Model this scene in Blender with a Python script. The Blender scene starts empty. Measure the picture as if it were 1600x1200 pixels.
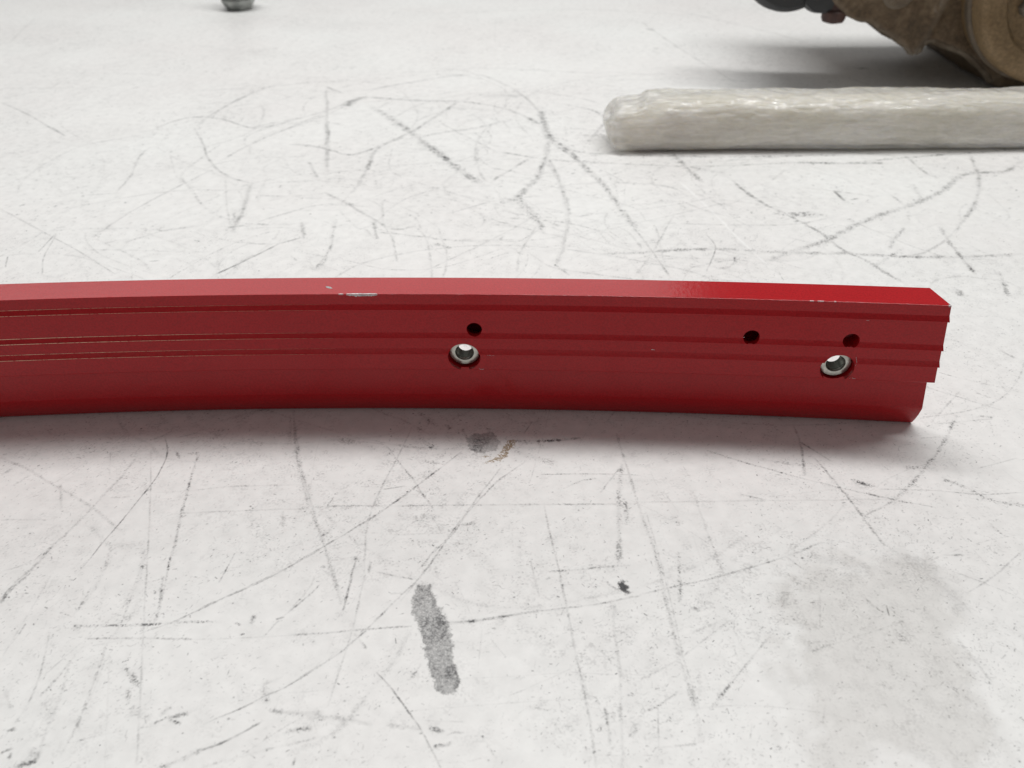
import bpy, bmesh, math, random
import numpy as np
from mathutils import Vector, Matrix, noise as mnoise

random.seed(7)
rng = np.random.default_rng(11)
scene = bpy.context.scene
C = scene.collection

# ------------------------------------------------------------------ camera
CAM_H = 0.217
TH, ROLL = math.radians(36), math.radians(-0.6)
fw = Vector((0, math.cos(TH), -math.sin(TH)))
rt = Vector((1, 0, 0)); up = rt.cross(fw)
rt2 = math.cos(ROLL) * rt + math.sin(ROLL) * up
up2 = -math.sin(ROLL) * rt + math.cos(ROLL) * up
cd = bpy.data.cameras.new('camera')
cam = bpy.data.objects.new('camera', cd); C.objects.link(cam)
cam.matrix_world = Matrix(((rt2.x, up2.x, -fw.x, 0), (rt2.y, up2.y, -fw.y, 0), (rt2.z, up2.z, -fw.z, CAM_H), (0, 0, 0, 1)))
cd.sensor_width = 36; cd.lens = 1288 / 1600 * 36
cd.clip_start = 0.01; cd.clip_end = 50
cd.dof.use_dof = True
cd.dof.focus_distance = 0.315
cd.dof.aperture_fstop = 17.0
scene.camera = cam

# ------------------------------------------------------------------ light of the workshop
world = bpy.data.worlds.new('World'); scene.world = world; world.use_nodes = True
bg = world.node_tree.nodes['Background']
bg.inputs[0].default_value = (1.0, 0.99, 0.975, 1); bg.inputs[1].default_value = 0.19

def area_lamp(name, loc, target, sx, sy, power, color):
    ld = bpy.data.lights.new(name, 'AREA'); ld.shape = 'RECTANGLE'; ld.size = sx; ld.size_y = sy
    ld.energy = power; ld.color = color
    o = bpy.data.objects.new(name, ld); C.objects.link(o); o.location = loc
    d = Vector(target) - Vector(loc)
    o.rotation_euler = d.to_track_quat('-Z', 'Y').to_euler()
    return o
# ceiling fluorescent fixture a little beyond the bench, a wide unseen source far behind, giving the rail top its sheen
area_lamp('ceiling_lamp', (0.15, 0.77, 1.80), (0.05, .40, 0), 2.2, 0.18, 33.5, (1.0, 0.995, 0.985))
area_lamp('far_lamp', (-0.84, 3.1, 1.80), (0, .3, 0.05), 3.5, 0.9, 15, (1.0, 0.985, 0.975))

scene.view_settings.view_transform = 'Standard'
scene.view_settings.look = 'None'
scene.view_settings.exposure = 0
scene.view_settings.gamma = 1
scene.view_settings.use_curve_mapping = False

# ------------------------------------------------------------------ helpers
def mat(name):
    m = bpy.data.materials.new(name); m.use_nodes = True
    nt = m.node_tree
    return m, nt, nt.nodes['Principled BSDF']
def node(nt, t, **kw):
    n = nt.nodes.new(t)
    for k, v in kw.items():
        if hasattr(n, k) and not k.startswith('i_'): setattr(n, k, v)
    return n
def noise_tex(nt, scale, detail=4, rough=.55, vec=None):
    n = nt.nodes.new('ShaderNodeTexNoise'); n.inputs['Scale'].default_value = scale
    n.inputs['Detail'].default_value = detail; n.inputs['Roughness'].default_value = rough
    if vec: nt.links.new(vec, n.inputs['Vector'])
    return n
def ramp(nt, src, stops):
    r = nt.nodes.new('ShaderNodeValToRGB'); e = r.color_ramp.elements
    e[0].position, e[0].color = stops[0][0], (*stops[0][1], 1)
    e[1].position, e[1].color = stops[-1][0], (*stops[-1][1], 1)
    for p, c in stops[1:-1]:
        k = e.new(p); k.color = (*c, 1)
    nt.links.new(src, r.inputs[0]); return r
def g(v): return (v, v, v)
def mix(nt, fac, a, b, mode='MIX'):
    m = nt.nodes.new('ShaderNodeMix'); m.data_type = 'RGBA'; m.blend_type = mode
    for sock, v in ((m.inputs[0], fac), (m.inputs[6], a), (m.inputs[7], b)):
        if hasattr(v, 'is_linked') or hasattr(v, 'links'): nt.links.new(v, sock)
        elif isinstance(v, tuple): sock.default_value = (*v, 1)
        else: sock.default_value = v
    return m.outputs[2]
def bump(nt, bs, height, strength, dist):
    b = nt.nodes.new('ShaderNodeBump'); b.inputs['Strength'].default_value = strength
    b.inputs['Distance'].default_value = dist
    nt.links.new(height, b.inputs['Height']); nt.links.new(b.outputs[0], bs.inputs['Normal']); return b
def obj_vec(nt, scale=(1, 1, 1)):
    t = nt.nodes.new('ShaderNodeTexCoord'); m = nt.nodes.new('ShaderNodeMapping')
    m.inputs['Scale'].default_value = scale
    nt.links.new(t.outputs['Object'], m.inputs[0]); return m.outputs[0]
def mesh_obj(name, me, material, parent=None):
    o = bpy.data.objects.new(name, me); C.objects.link(o)
    if material: me.materials.append(material)
    if parent: o.parent = parent
    return o
def from_bm(name, bm, material, parent=None, smooth=35):
    bmesh.ops.recalc_face_normals(bm, faces=bm.faces)
    me = bpy.data.meshes.new(name); bm.to_mesh(me); bm.free()
    if smooth:
        me.shade_smooth(); me.set_sharp_from_angle(angle=math.radians(smooth))
    return mesh_obj(name, me, material, parent)
def thing(name, label, cat, loc=(0, 0, 0)):
    o = bpy.data.objects.new(name, None); C.objects.link(o); o.location = loc
    o.empty_display_size = .02
    o['label'] = label; o['category'] = cat; return o
def apply_mods(o):
    dg = bpy.context.evaluated_depsgraph_get()
    me = bpy.data.meshes.new_from_object(o.evaluated_get(dg))
    old = o.data; o.modifiers.clear(); o.data = me
    if old.users == 0: bpy.data.meshes.remove(old)
def lathe(prof, axis='Y', n=48, wobble=None):
    """prof: list of (radius, position along axis)."""
    bm = bmesh.new(); rings = []
    for r, p in prof:
        ring = []
        for k in range(n):
            a = 2 * math.pi * k / n; rr = max(r, 1e-6)
            if wobble: rr += wobble(a, p)
            c, s = rr * math.cos(a), rr * math.sin(a)
            ring.append(bm.verts.new((c, p, s) if axis == 'Y' else (c, s, p)))
        rings.append(ring)
    for a, b in zip(rings, rings[1:]):
        for k in range(n):
            bm.faces.new((a[k], a[(k + 1) % n], b[(k + 1) % n], b[k]))
    return bm, rings
# scuffs on the bench top, in millimetres on its surface: (width, darkness, brokenness, [x, y, x, y, ...])
STROKES = [
(1.05,0.25,0.0,[-434.5,716.0,-411.5,696.7,-394.7,681.4,-363.5,649.6,-345.0,632.1]),
(1.06,0.3,0.0,[-410.9,695.5,-394.7,681.4]),
(1.01,0.3,0.0,[-364.7,652.3,-346.4,633.2]),
(0.76,0.25,0.0,[-326.7,494.9,-280.6,457.8,-251.4,434.4,-219.1,405.9]),
(1.35,0.25,0.5,[-262.5,518.9,-262.5,535.3,-263.8,551.7,-270.1,582.4,-270.0,605.8]),
(1.55,0.27,0.3,[-280.8,641.6,-272.5,660.4,-259.9,673.0,-240.5,670.6,-225.0,661.7,-203.5,645.7,-185.9,652.2,-153.6,685.3,-141.1,698.7]),
(1.14,0.25,0.0,[-276.3,745.9,-249.0,750.4,-213.2,754.6]),
(2.72,0.25,0.4,[-248.5,654.1,-244.9,679.4,-238.2,703.2,-225.5,738.0,-208.9,762.9]),
(1.4,0.28,0.3,[-248.8,646.0,-233.1,614.5,-216.7,576.3,-197.3,547.8,-176.1,533.0]),
(1.49,0.25,0.4,[-151.1,682.2,-168.1,654.3,-193.9,610.9,-208.4,576.1]),
(3.04,0.16,0.0,[-163.6,752.9,-143.8,642.7,-126.8,547.9]),
(2.96,0.35,0.2,[-144.7,648.1,-137.1,606.8]),
(1.7,0.3,0.2,[-163.6,752.9,-147.0,735.3]),
(1.24,0.25,0.3,[-210.0,558.6,-238.6,495.2,-250.7,452.4]),
(1.15,0.3,0.3,[-250.7,452.4,-247.3,457.6]),
(1.1,0.12,0.5,[-250.7,452.4,-212.8,423.5,-201.3,409.5]),
(0.85,0.2,0.2,[-260.9,518.9,-279.7,516.3]),
(0.93,0.12,0.4,[-264.8,605.7,-238.4,576.9,-210.3,554.4]),
(2.86,0.25,0.2,[-176.1,533.0,-169.8,484.7,-168.4,458.3]),
(1.56,0.35,0.2,[-172.6,463.2,-164.3,466.2]),
(1.46,0.45,0.0,[-163.8,403.4,-147.7,424.9,-135.6,441.5]),
(1.14,0.3,0.0,[-135.6,441.5,-123.7,449.4]),
(0.76,0.3,0.0,[-275.0,457.7,-274.3,433.5]),
(0.74,0.22,0.0,[-274.3,457.6,-268.3,427.6,-259.9,406.8]),
(1.14,0.9,0.2,[-239.6,444.5,-235.7,446.2]),
(0.76,0.7,0.0,[-187.9,446.9,-184.3,445.3]),
(0.73,0.5,0.0,[-205.2,420.5,-200.2,421.3]),
(0.73,0.4,0.0,[-289.6,428.1,-284.4,415.4]),
(1.55,0.17,0.5,[-227.6,445.7,-211.8,459.3,-191.9,466.9]),
(1.94,0.3,0.0,[-129.0,470.2,-123.1,447.9]),
(1.88,0.17,0.6,[-108.5,473.1,-105.4,438.4,-106.9,410.1]),
(1.43,0.22,0.4,[-167.3,607.7,-149.5,604.7,-123.1,587.3]),
(1.43,0.12,0.0,[-531.1,926.4,-556.6,1039.6]),
(1.21,0.12,0.2,[-482.2,808.1,-416.6,807.2,-326.7,798.6]),
(1.15,0.12,0.2,[-458.2,759.8,-395.9,759.0]),
(1.16,0.2,0.0,[-411.5,754.7,-412.6,783.1]),
(2.25,0.12,0.5,[-442.9,729.1,-419.8,748.2]),
(1.31,0.12,0.5,[-174.5,532.9,-151.5,534.3,-115.4,539.4]),
(1.26,0.12,0.5,[-148.5,520.5,-138.5,508.9,-109.8,504.5]),
(1.11,0.13,0.5,[-257.5,430.2,-243.9,435.7,-175.8,431.2]),
(0.83,0.15,0.4,[-195.6,541.5,-182.1,495.5,-170.0,461.5]),
(2.22,0.1,0.5,[-344.9,1007.0,-313.4,1016.9,-273.3,1038.4,-233.3,1013.3]),
(6.56,0.5,0.6,[-138.8,699.2,-133.6,714.0,-123.6,722.8]),
(2.1,0.25,0.5,[-200.4,648.7,-177.6,663.8,-153.0,685.2,-136.5,708.0]),
(2.04,0.22,0.5,[-191.9,613.6,-180.0,635.3,-151.0,673.9,-138.8,699.2]),
(2.14,0.32,0.6,[-125.5,722.9,-84.5,712.3,-46.8,708.0,-26.0,701.3,-0.1,683.0,25.7,644.2]),
(1.64,0.2,0.4,[-121.5,707.5,-94.3,715.7,-65.7,711.7]),
(4.8,0.32,0.6,[-116.5,698.4,-77.0,632.1,-42.7,566.8,-19.8,526.3]),
(2.39,0.32,0.5,[-43.0,707.9,-74.0,637.1,-96.8,599.1,-100.7,555.9,-104.1,517.4]),
(3.0,0.2,0.6,[-75.6,617.3,-49.7,631.3,-26.1,640.7,5.1,660.7]),
(1.43,0.32,0.4,[-165.7,608.1,-139.5,600.4,-119.1,585.4,-105.7,592.6,-79.5,622.3]),
(2.22,0.22,0.4,[-126.2,742.0,-100.7,757.6,-60.6,780.2,-28.3,786.2,-1.9,750.7,15.0,712.0,26.5,665.5,29.9,619.0]),
(4.46,0.4,0.5,[25.3,682.2,29.9,619.0,43.2,590.5]),
(3.17,0.3,0.7,[29.9,619.0,42.9,586.0,60.1,527.9,64.9,516.6]),
(1.86,0.3,0.5,[43.2,590.5,55.6,583.4,71.2,579.9]),
(3.58,0.35,0.6,[29.7,614.2,25.6,573.4,15.8,533.0,3.6,500.3]),
(5.69,0.25,0.8,[-7.7,493.7,3.6,500.3,15.6,473.3]),
(2.8,0.35,0.7,[3.6,507.4,15.6,473.3,19.0,454.5]),
(1.38,0.27,0.3,[-6.9,587.4,26.3,571.2,69.4,561.5]),
(0.91,0.17,0.3,[-91.9,559.8,-55.3,567.1,-24.1,570.5,16.9,573.6]),
(2.02,0.2,0.3,[26.2,569.1,33.3,524.9,35.0,479.3,31.2,436.7,24.9,412.2]),
(1.06,0.3,0.3,[24.8,410.9,31.5,399.3]),
(1.41,0.18,0.4,[3.4,660.8,-15.8,645.5,-25.1,606.3,-24.1,570.5,-18.6,537.7,-10.9,526.1]),
(1.46,0.22,0.4,[-54.4,651.9,-28.6,613.5,-10.1,587.5]),
(1.78,0.25,0.6,[13.8,573.7,-14.0,529.9]),
(2.33,0.35,0.2,[-128.3,467.3,-123.9,451.9]),
(1.61,0.3,0.3,[-122.8,516.1,-107.2,499.7,-86.9,475.8,-71.5,459.7,-58.4,462.5]),
(2.48,0.3,0.5,[-109.9,503.3,-101.5,495.4]),
(1.26,0.17,0.5,[-166.9,511.8,-143.6,511.2,-121.2,514.9]),
(1.54,0.3,0.4,[-84.7,469.4,-79.0,445.0]),
(1.16,0.2,0.4,[-83.4,502.6,-78.6,469.2,-69.8,444.8,-64.2,416.9]),
(1.14,0.2,0.5,[-80.3,455.4,-53.2,448.8,-33.4,443.9,5.6,443.0]),
(1.23,0.17,0.3,[-39.4,481.1,-7.8,500.6,20.9,506.9]),
(1.12,0.17,0.3,[-49.5,403.6,-32.2,421.5,-6.1,449.2,12.8,473.4]),
(1.48,0.17,0.3,[15.2,460.7,5.4,426.1,2.6,402.4]),
(9.92,0.13,0.2,[-24.6,719.5,-9.5,722.0,7.6,718.4]),
(2.1,0.25,0.6,[44.3,699.0,66.9,680.8,79.1,658.3]),
(1.98,0.25,0.5,[79.1,658.3,57.2,603.9]),
(2.44,0.25,0.7,[50.1,620.8,71.9,620.1]),
(1.49,0.22,0.7,[-107.9,470.0,-105.2,431.4,-108.9,410.0]),
(2.24,0.35,0.7,[-44.7,438.4,-35.4,434.0]),
(2.4,0.13,0.3,[-104.8,796.2,-72.0,798.7,-31.0,808.3,31.2,798.5,91.8,785.3]),
(1.17,0.15,0.4,[-18.6,477.4,-0.8,464.2,31.7,445.3]),
(1.17,0.2,0.5,[20.9,470.0,35.5,464.9,58.2,450.6]),
(1.22,0.15,0.4,[-156.9,471.1,-133.6,490.1,-118.0,496.5,-87.7,492.4]),
(0.89,0.15,0.4,[-142.4,549.0,-124.4,550.5,-102.2,556.0]),
(1.35,0.25,0.3,[-145.0,569.7,-142.4,568.7,-131.8,540.8]),
(2.64,0.3,0.6,[26.3,618.2,42.5,583.0,49.9,565.1,61.4,529.3,66.4,499.4,72.2,467.6]),
(1.11,0.22,0.4,[72.2,467.6,80.0,430.9,86.3,394.9]),
(2.77,0.35,0.7,[69.6,485.3,74.8,459.0]),
(1.36,0.25,0.3,[24.6,571.6,118.5,555.8,171.5,557.7,204.0,560.8]),
(1.84,0.35,0.7,[74.8,579.1,153.8,573.2,239.8,573.1]),
(2.7,0.45,0.7,[199.8,560.9,234.9,558.2,264.1,557.4]),
(1.83,0.35,0.7,[234.9,558.2,280.6,567.2,326.6,574.8,374.3,583.6]),
(1.37,0.2,0.3,[152.0,565.1,241.2,577.2,281.7,570.1]),
(3.12,0.35,0.7,[118.4,580.8,123.6,549.0,127.8,527.5]),
(3.55,0.3,0.8,[124.6,554.5,147.3,542.9]),
(1.53,-0.3,0.0,[113.8,527.9,126.2,479.4,134.3,441.3,142.0,409.3,144.5,393.7]),
(1.9,0.45,0.75,[149.0,532.1,157.3,499.4,174.0,469.4,184.1,448.1,190.5,424.6,198.5,413.4,205.4,395.7,210.5,384.0]),
(4.76,0.25,0.85,[166.0,474.0,191.8,473.3]),
(3.25,0.35,0.65,[145.1,414.6,161.5,425.3,186.8,440.1,216.4,464.0,247.7,483.1,280.0,505.9,302.7,530.6,320.4,538.1,339.9,540.3,361.8,559.1]),
(2.62,0.6,0.5,[305.0,535.8,322.4,538.0]),
(2.55,0.35,0.75,[51.6,424.0,79.2,425.3,103.8,428.5,129.3,426.7,155.9,423.5,189.3,420.9,238.1,415.4,289.9,417.9]),
(1.7,0.17,0.4,[38.9,524.7,69.4,528.0,102.5,520.5,114.3,507.7]),
(0.73,0.3,0.0,[116.2,447.7,117.9,430.0,107.1,401.3]),
(1.11,0.18,0.3,[66.8,395.4,83.4,430.8,101.2,475.6]),
(2.01,0.2,0.3,[27.1,580.4,34.6,519.8,35.7,472.8,29.8,432.1,25.0,411.9]),
(1.66,0.9,0.0,[212.0,510.1,213.6,494.2]),
(1.23,0.5,0.3,[217.9,495.5,223.3,497.2]),
(1.67,0.2,0.4,[193.0,515.6,218.0,507.5,234.8,499.8]),
(2.09,0.25,0.4,[329.5,571.7,313.1,522.5,291.6,484.3,268.8,454.3]),
(1.77,0.27,0.4,[282.8,573.0,283.9,539.1,288.7,531.0]),
(2.5,0.25,0.6,[267.5,518.6,263.6,494.3]),
(2.2,0.3,0.5,[258.1,454.6,254.8,434.6,251.4,393.1]),
(1.48,0.22,0.4,[213.2,416.7,231.5,419.9,251.4,434.6,272.5,458.4]),
(1.8,0.22,0.6,[201.0,406.2,225.9,427.5]),
(1.88,0.2,0.6,[217.4,427.7,236.7,455.1]),
(1.08,0.8,0.0,[126.4,417.9,125.5,412.9]),
(2.04,0.22,0.6,[265.8,396.1,258.0,371.9]),
(2.68,0.35,0.5,[236.0,378.6,233.7,372.4]),
(1.31,0.2,0.2,[189.7,547.2,176.6,528.8]),
(0.83,0.13,0.3,[119.1,512.5,136.1,490.5,159.6,509.0]),
(1.17,0.14,0.3,[102.7,462.5,147.5,459.3,175.2,460.8,196.0,468.8]),
(0.79,0.15,0.3,[20.0,450.0,47.0,451.4,101.2,475.6,136.6,492.8]),
(1.11,0.12,0.3,[205.1,468.6,239.9,419.7,270.1,411.8]),
(1.69,0.4,0.0,[310.5,757.9,326.2,722.9]),
(3.59,0.85,0.2,[324.9,794.6,334.9,794.2]),
(1.3,0.2,0.2,[148.9,993.6,172.2,875.0,202.8,751.9]),
(1.39,0.22,0.2,[194.4,1050.6,279.0,937.3,322.0,856.5]),
(1.39,0.5,0.0,[151.1,957.3,158.2,948.2]),
(1.17,0.15,0.3,[75.1,797.5,149.2,773.8,220.7,755.2]),
(2.26,0.12,0.3,[-71.0,1046.0,80.9,1056.0,225.5,1015.6]),
(1.18,0.15,0.3,[220.3,802.9,250.7,760.1]),
(0.54,0.7,0.2,[-144.2,263.9,-140.2,255.6,-139.0,248.3,-139.3,237.8,-141.2,227.8,-144.5,212.8,-146.5,205.0,-148.1,196.6]),
(1.14,0.6,0.0,[-147.1,205.1,-146.0,204.9]),
(0.44,0.2,0.3,[-148.1,196.6,-150.1,189.9]),
(0.96,0.42,0.6,[-126.8,252.9,-125.9,242.2,-124.0,228.6,-122.9,218.1,-120.6,204.2,-120.2,198.5]),
(0.92,0.5,0.2,[-121.7,211.0,-120.6,204.2]),
(0.65,0.4,0.6,[-120.2,198.5,-117.8,185.1,-116.9,177.6]),
(1.55,0.5,0.7,[-131.7,253.0,-126.8,252.9]),
(1.26,0.25,0.4,[-93.2,277.1,-90.1,262.4,-83.4,241.5,-77.0,224.7,-69.3,207.3]),
(1.61,0.22,0.4,[-94.9,277.1,-91.5,261.1]),
(0.54,0.38,0.1,[-68.1,200.6,-85.8,186.4,-102.9,175.8]),
(1.23,0.2,0.4,[-206.0,251.8,-191.3,244.4,-176.9,235.0,-160.4,224.9,-140.3,209.3]),
(0.97,0.3,0.3,[-175.2,235.5,-168.9,222.9]),
(1.16,0.2,0.4,[-150.8,254.6,-153.0,239.1,-155.7,230.2,-159.2,216.5,-164.1,202.9,-165.1,197.3,-169.5,185.0,-170.4,179.9]),
(1.13,0.35,0.5,[-163.8,203.8,-165.3,197.8]),
(0.86,0.4,0.2,[-166.8,189.3,-169.8,184.1,-169.8,178.7]),
(0.59,0.27,0.2,[-147.1,255.7,-139.7,234.4,-131.3,208.2,-121.3,176.0]),
(2.18,0.25,0.7,[-130.0,200.5,-128.1,189.6,-127.2,177.7]),
(0.73,0.17,0.4,[-137.6,230.5,-123.4,231.4,-108.6,233.4,-81.9,234.1]),
(0.71,0.19,0.4,[-126.2,219.1,-101.4,220.3,-74.1,221.0]),
(0.8,0.4,0.2,[-138.6,263.2,-130.9,266.3]),
(1.06,0.3,0.5,[-150.0,261.5,-144.4,264.6]),
(1.03,0.5,0.7,[-136.5,254.3,-133.5,250.0]),
(0.53,0.3,0.2,[-120.2,261.0,-117.8,267.4]),
(1.26,0.15,0.5,[-200.7,241.0,-198.5,244.5]),
(1.24,0.17,0.5,[-193.2,235.2,-189.7,240.8]),
(0.51,0.15,0.2,[-163.0,254.8,-157.8,240.3]),
(0.71,0.15,0.4,[-188.8,217.0,-174.0,216.7,-171.5,216.2]),
(0.73,0.13,0.4,[-152.6,228.0,-144.4,228.4]),
(1.83,0.13,0.6,[-153.8,212.4,-143.1,203.5,-132.7,204.3]),
(0.98,0.3,0.5,[-78.5,234.6,-78.1,230.1]),
(0.67,0.15,0.3,[-176.4,192.0,-168.1,196.4,-159.4,208.6]),
(1.53,0.15,0.6,[-142.4,176.3,-141.2,189.8,-142.7,204.5]),
(0.44,0.4,0.4,[-98.0,199.1,-99.9,186.2]),
(1.64,0.2,0.5,[-85.3,219.6,-84.2,212.9]),
(0.94,0.3,0.6,[-75.1,211.3,-71.3,218.3]),
(0.86,0.42,0.4,[-166.6,190.1,-169.1,184.1,-169.6,178.3]),
(0.61,0.5,0.2,[-157.5,170.1,-157.7,165.9]),
(0.4,0.2,0.2,[-157.7,165.9,-159.0,159.6]),
(0.58,0.25,0.3,[-147.9,165.4,-144.5,152.2,-143.0,140.8]),
(0.56,0.15,0.3,[-143.0,140.8,-144.1,135.1]),
(0.79,0.22,0.5,[-127.5,189.6,-127.1,179.4,-126.8,169.7,-128.0,161.4,-127.3,154.8,-126.4,143.8,-126.0,133.0,-126.6,125.2]),
(2.54,0.2,0.7,[-128.1,189.6,-124.2,176.9,-126.8,169.7]),
(0.6,0.2,0.2,[-125.8,189.6,-119.1,168.9,-114.4,154.0,-104.3,122.1]),
(0.85,0.42,0.6,[-119.9,189.5,-117.4,180.1,-116.1,170.4]),
(0.63,0.32,0.2,[-83.0,189.0,-94.5,181.0,-105.4,173.4,-110.8,169.9,-118.9,165.8]),
(0.82,0.35,0.7,[-141.9,169.1,-132.9,169.0,-117.6,169.2,-110.1,169.9,-94.7,170.1]),
(0.61,0.35,0.4,[-136.0,164.1,-127.1,164.0,-108.7,163.8,-101.6,163.3]),
(0.4,0.14,0.3,[-101.6,163.3,-83.5,163.8,-61.6,165.1]),
(0.97,0.22,0.5,[-136.8,155.7,-138.3,150.8,-140.7,144.0]),
(0.94,0.17,0.5,[-137.4,155.7,-134.8,143.9,-134.3,134.9,-133.2,127.6]),
(1.77,0.6,0.5,[-133.2,126.5,-133.4,123.8,-136.8,122.2]),
(2.14,0.25,0.4,[-135.5,126.5,-133.0,125.3]),
(1.1,0.5,0.2,[-144.8,132.9,-143.2,133.2]),
(0.92,0.6,0.0,[-135.0,135.0,-134.1,135.2]),
(0.71,0.5,0.2,[-143.6,126.0,-141.5,127.4]),
(0.89,0.5,0.2,[-140.9,126.0,-140.5,124.5]),
(1.55,0.35,0.6,[-119.3,153.3,-115.6,149.8,-112.2,147.0]),
(1.13,0.35,0.7,[-115.6,145.7,-113.6,141.1]),
(0.93,0.25,0.5,[-112.1,137.2,-111.6,140.4]),
(1.67,0.55,0.5,[-102.9,137.4,-100.8,139.6]),
(1.11,0.55,0.4,[-100.3,136.3,-95.5,137.6]),
(0.74,0.45,0.5,[-104.0,134.6,-100.9,136.4]),
(0.92,0.45,0.5,[-100.0,135.5,-96.2,134.5]),
(0.47,0.65,0.15,[-61.1,151.9,-68.9,145.8,-73.6,143.2,-80.2,139.1,-89.3,134.3]),
(0.72,0.7,0.1,[-73.3,134.6,-78.2,131.2,-83.0,128.3,-88.0,126.3]),
(1.41,0.45,0.6,[-88.0,126.3,-92.8,123.7,-98.1,121.5]),
(1.7,0.45,0.6,[-75.4,145.9,-74.2,143.2,-73.1,141.3]),
(1.35,0.22,0.4,[-75.2,147.3,-70.8,149.3]),
(1.48,0.28,0.3,[-71.3,138.3,-63.5,137.3,-56.6,137.2]),
(1.27,0.35,0.5,[-65.1,131.1,-62.5,132.3,-58.6,132.5]),
(0.92,0.4,0.0,[-83.1,135.7,-82.5,135.7]),
(0.63,0.32,0.3,[-65.3,185.3,-68.4,180.3,-75.6,171.0,-79.7,163.8]),
(0.83,0.85,0.1,[-76.9,170.8,-74.8,171.6]),
(0.82,0.5,0.4,[-90.0,169.3,-88.0,168.8]),
(1.24,0.35,0.4,[-84.5,169.2,-84.3,172.3]),
(0.61,0.7,0.0,[-86.9,164.9,-86.1,165.3]),
(1.84,0.5,0.7,[-141.6,169.1,-140.1,168.0]),
(0.84,0.22,0.7,[-142.5,184.6,-142.7,177.1,-143.6,173.1]),
(0.53,0.5,0.3,[-61.3,123.9,-61.4,121.6]),
(0.75,0.15,0.3,[-152.1,145.5,-147.7,140.2]),
(0.4,0.2,0.3,[-132.4,161.4,-123.2,163.6]),
(0.63,0.15,0.4,[-158.8,156.6,-158.4,179.8,-158.3,190.0]),
(0.57,0.15,0.3,[-126.2,134.9,-125.7,146.5,-126.6,156.3]),
(0.71,0.15,0.5,[-86.5,121.3,-71.2,125.8,-55.2,129.8]),
(1.03,0.5,0.3,[-21.1,168.7,-12.7,169.4,-2.1,171.3,8.6,173.1]),
(0.63,0.35,0.3,[8.6,173.1,26.7,175.5,41.5,178.9]),
(1.85,0.35,0.5,[-23.2,168.7,-16.2,168.9]),
(0.64,0.65,0.2,[-55.1,188.6,-56.1,173.9]),
(1.86,0.5,0.7,[-57.3,172.1,-56.2,172.1]),
(0.6,0.22,0.3,[-51.0,188.6,-51.8,166.9,-53.5,151.6,-54.8,139.8]),
(0.61,0.4,0.3,[-31.8,187.4,-38.4,179.0,-47.5,166.0,-55.7,156.7,-67.9,146.9]),
(0.61,0.32,0.4,[-71.7,164.6,-60.6,165.2,-44.1,166.8,-33.0,167.5]),
(0.46,0.55,0.1,[-42.1,150.7,-36.7,144.7,-27.2,131.9,-20.8,120.6]),
(0.72,0.8,0.0,[-27.4,130.7,-26.6,130.7]),
(1.71,0.13,0.4,[-32.9,166.7,-37.3,155.3,-40.0,149.9,-45.3,140.4,-52.0,130.8,-63.2,125.0]),
(1.47,0.22,0.4,[-66.0,137.8,-56.7,136.3,-48.3,135.2,-41.1,133.4]),
(0.91,0.35,0.4,[-64.6,131.5,-59.2,132.6]),
(1.46,0.28,0.4,[-36.7,133.3,-27.2,132.2]),
(1.27,0.5,0.7,[-24.7,132.5,-21.5,131.1]),
(0.54,0.5,0.4,[-19.6,130.1,-17.7,130.8,-15.2,130.7]),
(1.07,0.55,0.5,[-22.8,126.9,-19.4,127.1,-18.2,128.1]),
(0.78,0.27,0.3,[15.1,187.7,16.7,176.5,18.8,154.6,20.4,141.1,21.3,128.7,21.8,120.1]),
(0.86,0.6,0.3,[15.9,183.9,15.9,182.0]),
(0.97,0.22,0.4,[32.5,176.3,31.4,165.0,31.6,154.5,30.4,138.1,29.0,120.1]),
(1.66,0.35,0.5,[32.2,174.5,32.2,172.8]),
(0.91,0.3,0.6,[26.0,138.2,26.1,127.3]),
(0.86,0.85,0.6,[31.0,184.8,34.5,181.0]),
(0.38,0.18,0.2,[-2.1,142.4,8.4,147.1,17.2,151.5]),
(0.37,0.14,0.3,[-26.1,134.6,-14.8,134.1]),
(0.39,0.17,0.3,[17.1,150.0,29.7,149.1]),
(0.8,0.3,0.5,[-50.8,164.8,-46.6,159.4]),
(0.97,0.35,0.6,[-31.2,148.7,-29.0,153.6]),
(0.4,0.2,0.3,[-7.6,162.2,-3.1,155.7]),
(1.15,0.2,0.7,[-0.1,147.9,2.5,148.3]),
(0.64,0.13,0.3,[-73.6,173.7,-69.0,183.1,-67.9,188.8]),
(0.86,0.2,0.4,[-61.9,188.7,-56.9,176.6]),
(0.4,0.14,0.3,[-11.5,151.9,-10.5,166.4]),
(0.43,0.14,0.3,[6.9,187.8,8.0,178.4]),
(0.53,0.2,0.6,[-8.3,127.0,-5.8,123.1]),
(1.86,0.15,0.6,[4.2,138.6,8.1,139.1]),
(1.82,0.2,0.6,[32.0,130.2,35.4,132.5]),
(1.03,0.4,0.4,[116.9,267.6,116.7,256.2,112.8,236.9]),
(0.77,0.4,0.3,[116.7,256.2,125.4,244.4]),
(0.74,0.4,0.65,[78.2,251.4,89.7,245.0,108.1,236.2,125.9,228.5,141.5,222.7]),
(0.96,0.6,0.5,[133.7,225.5,142.4,222.2]),
(1.27,0.4,0.65,[142.6,222.7,160.5,239.6,176.1,257.1,187.6,272.4]),
(0.71,0.45,0.6,[143.4,221.9,155.0,218.4]),
(0.48,0.3,0.3,[138.1,228.3,158.7,227.2,174.3,224.9,192.1,225.6]),
(0.72,0.17,0.3,[47.3,222.6,91.1,222.7,141.5,222.7]),
(0.95,0.35,0.4,[119.3,247.2,124.9,225.3,127.2,213.0,129.9,200.1]),
(0.71,0.35,0.4,[127.4,213.8,141.2,221.9]),
(0.69,0.17,0.3,[92.5,195.2,110.9,208.9,123.3,220.7]),
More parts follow.
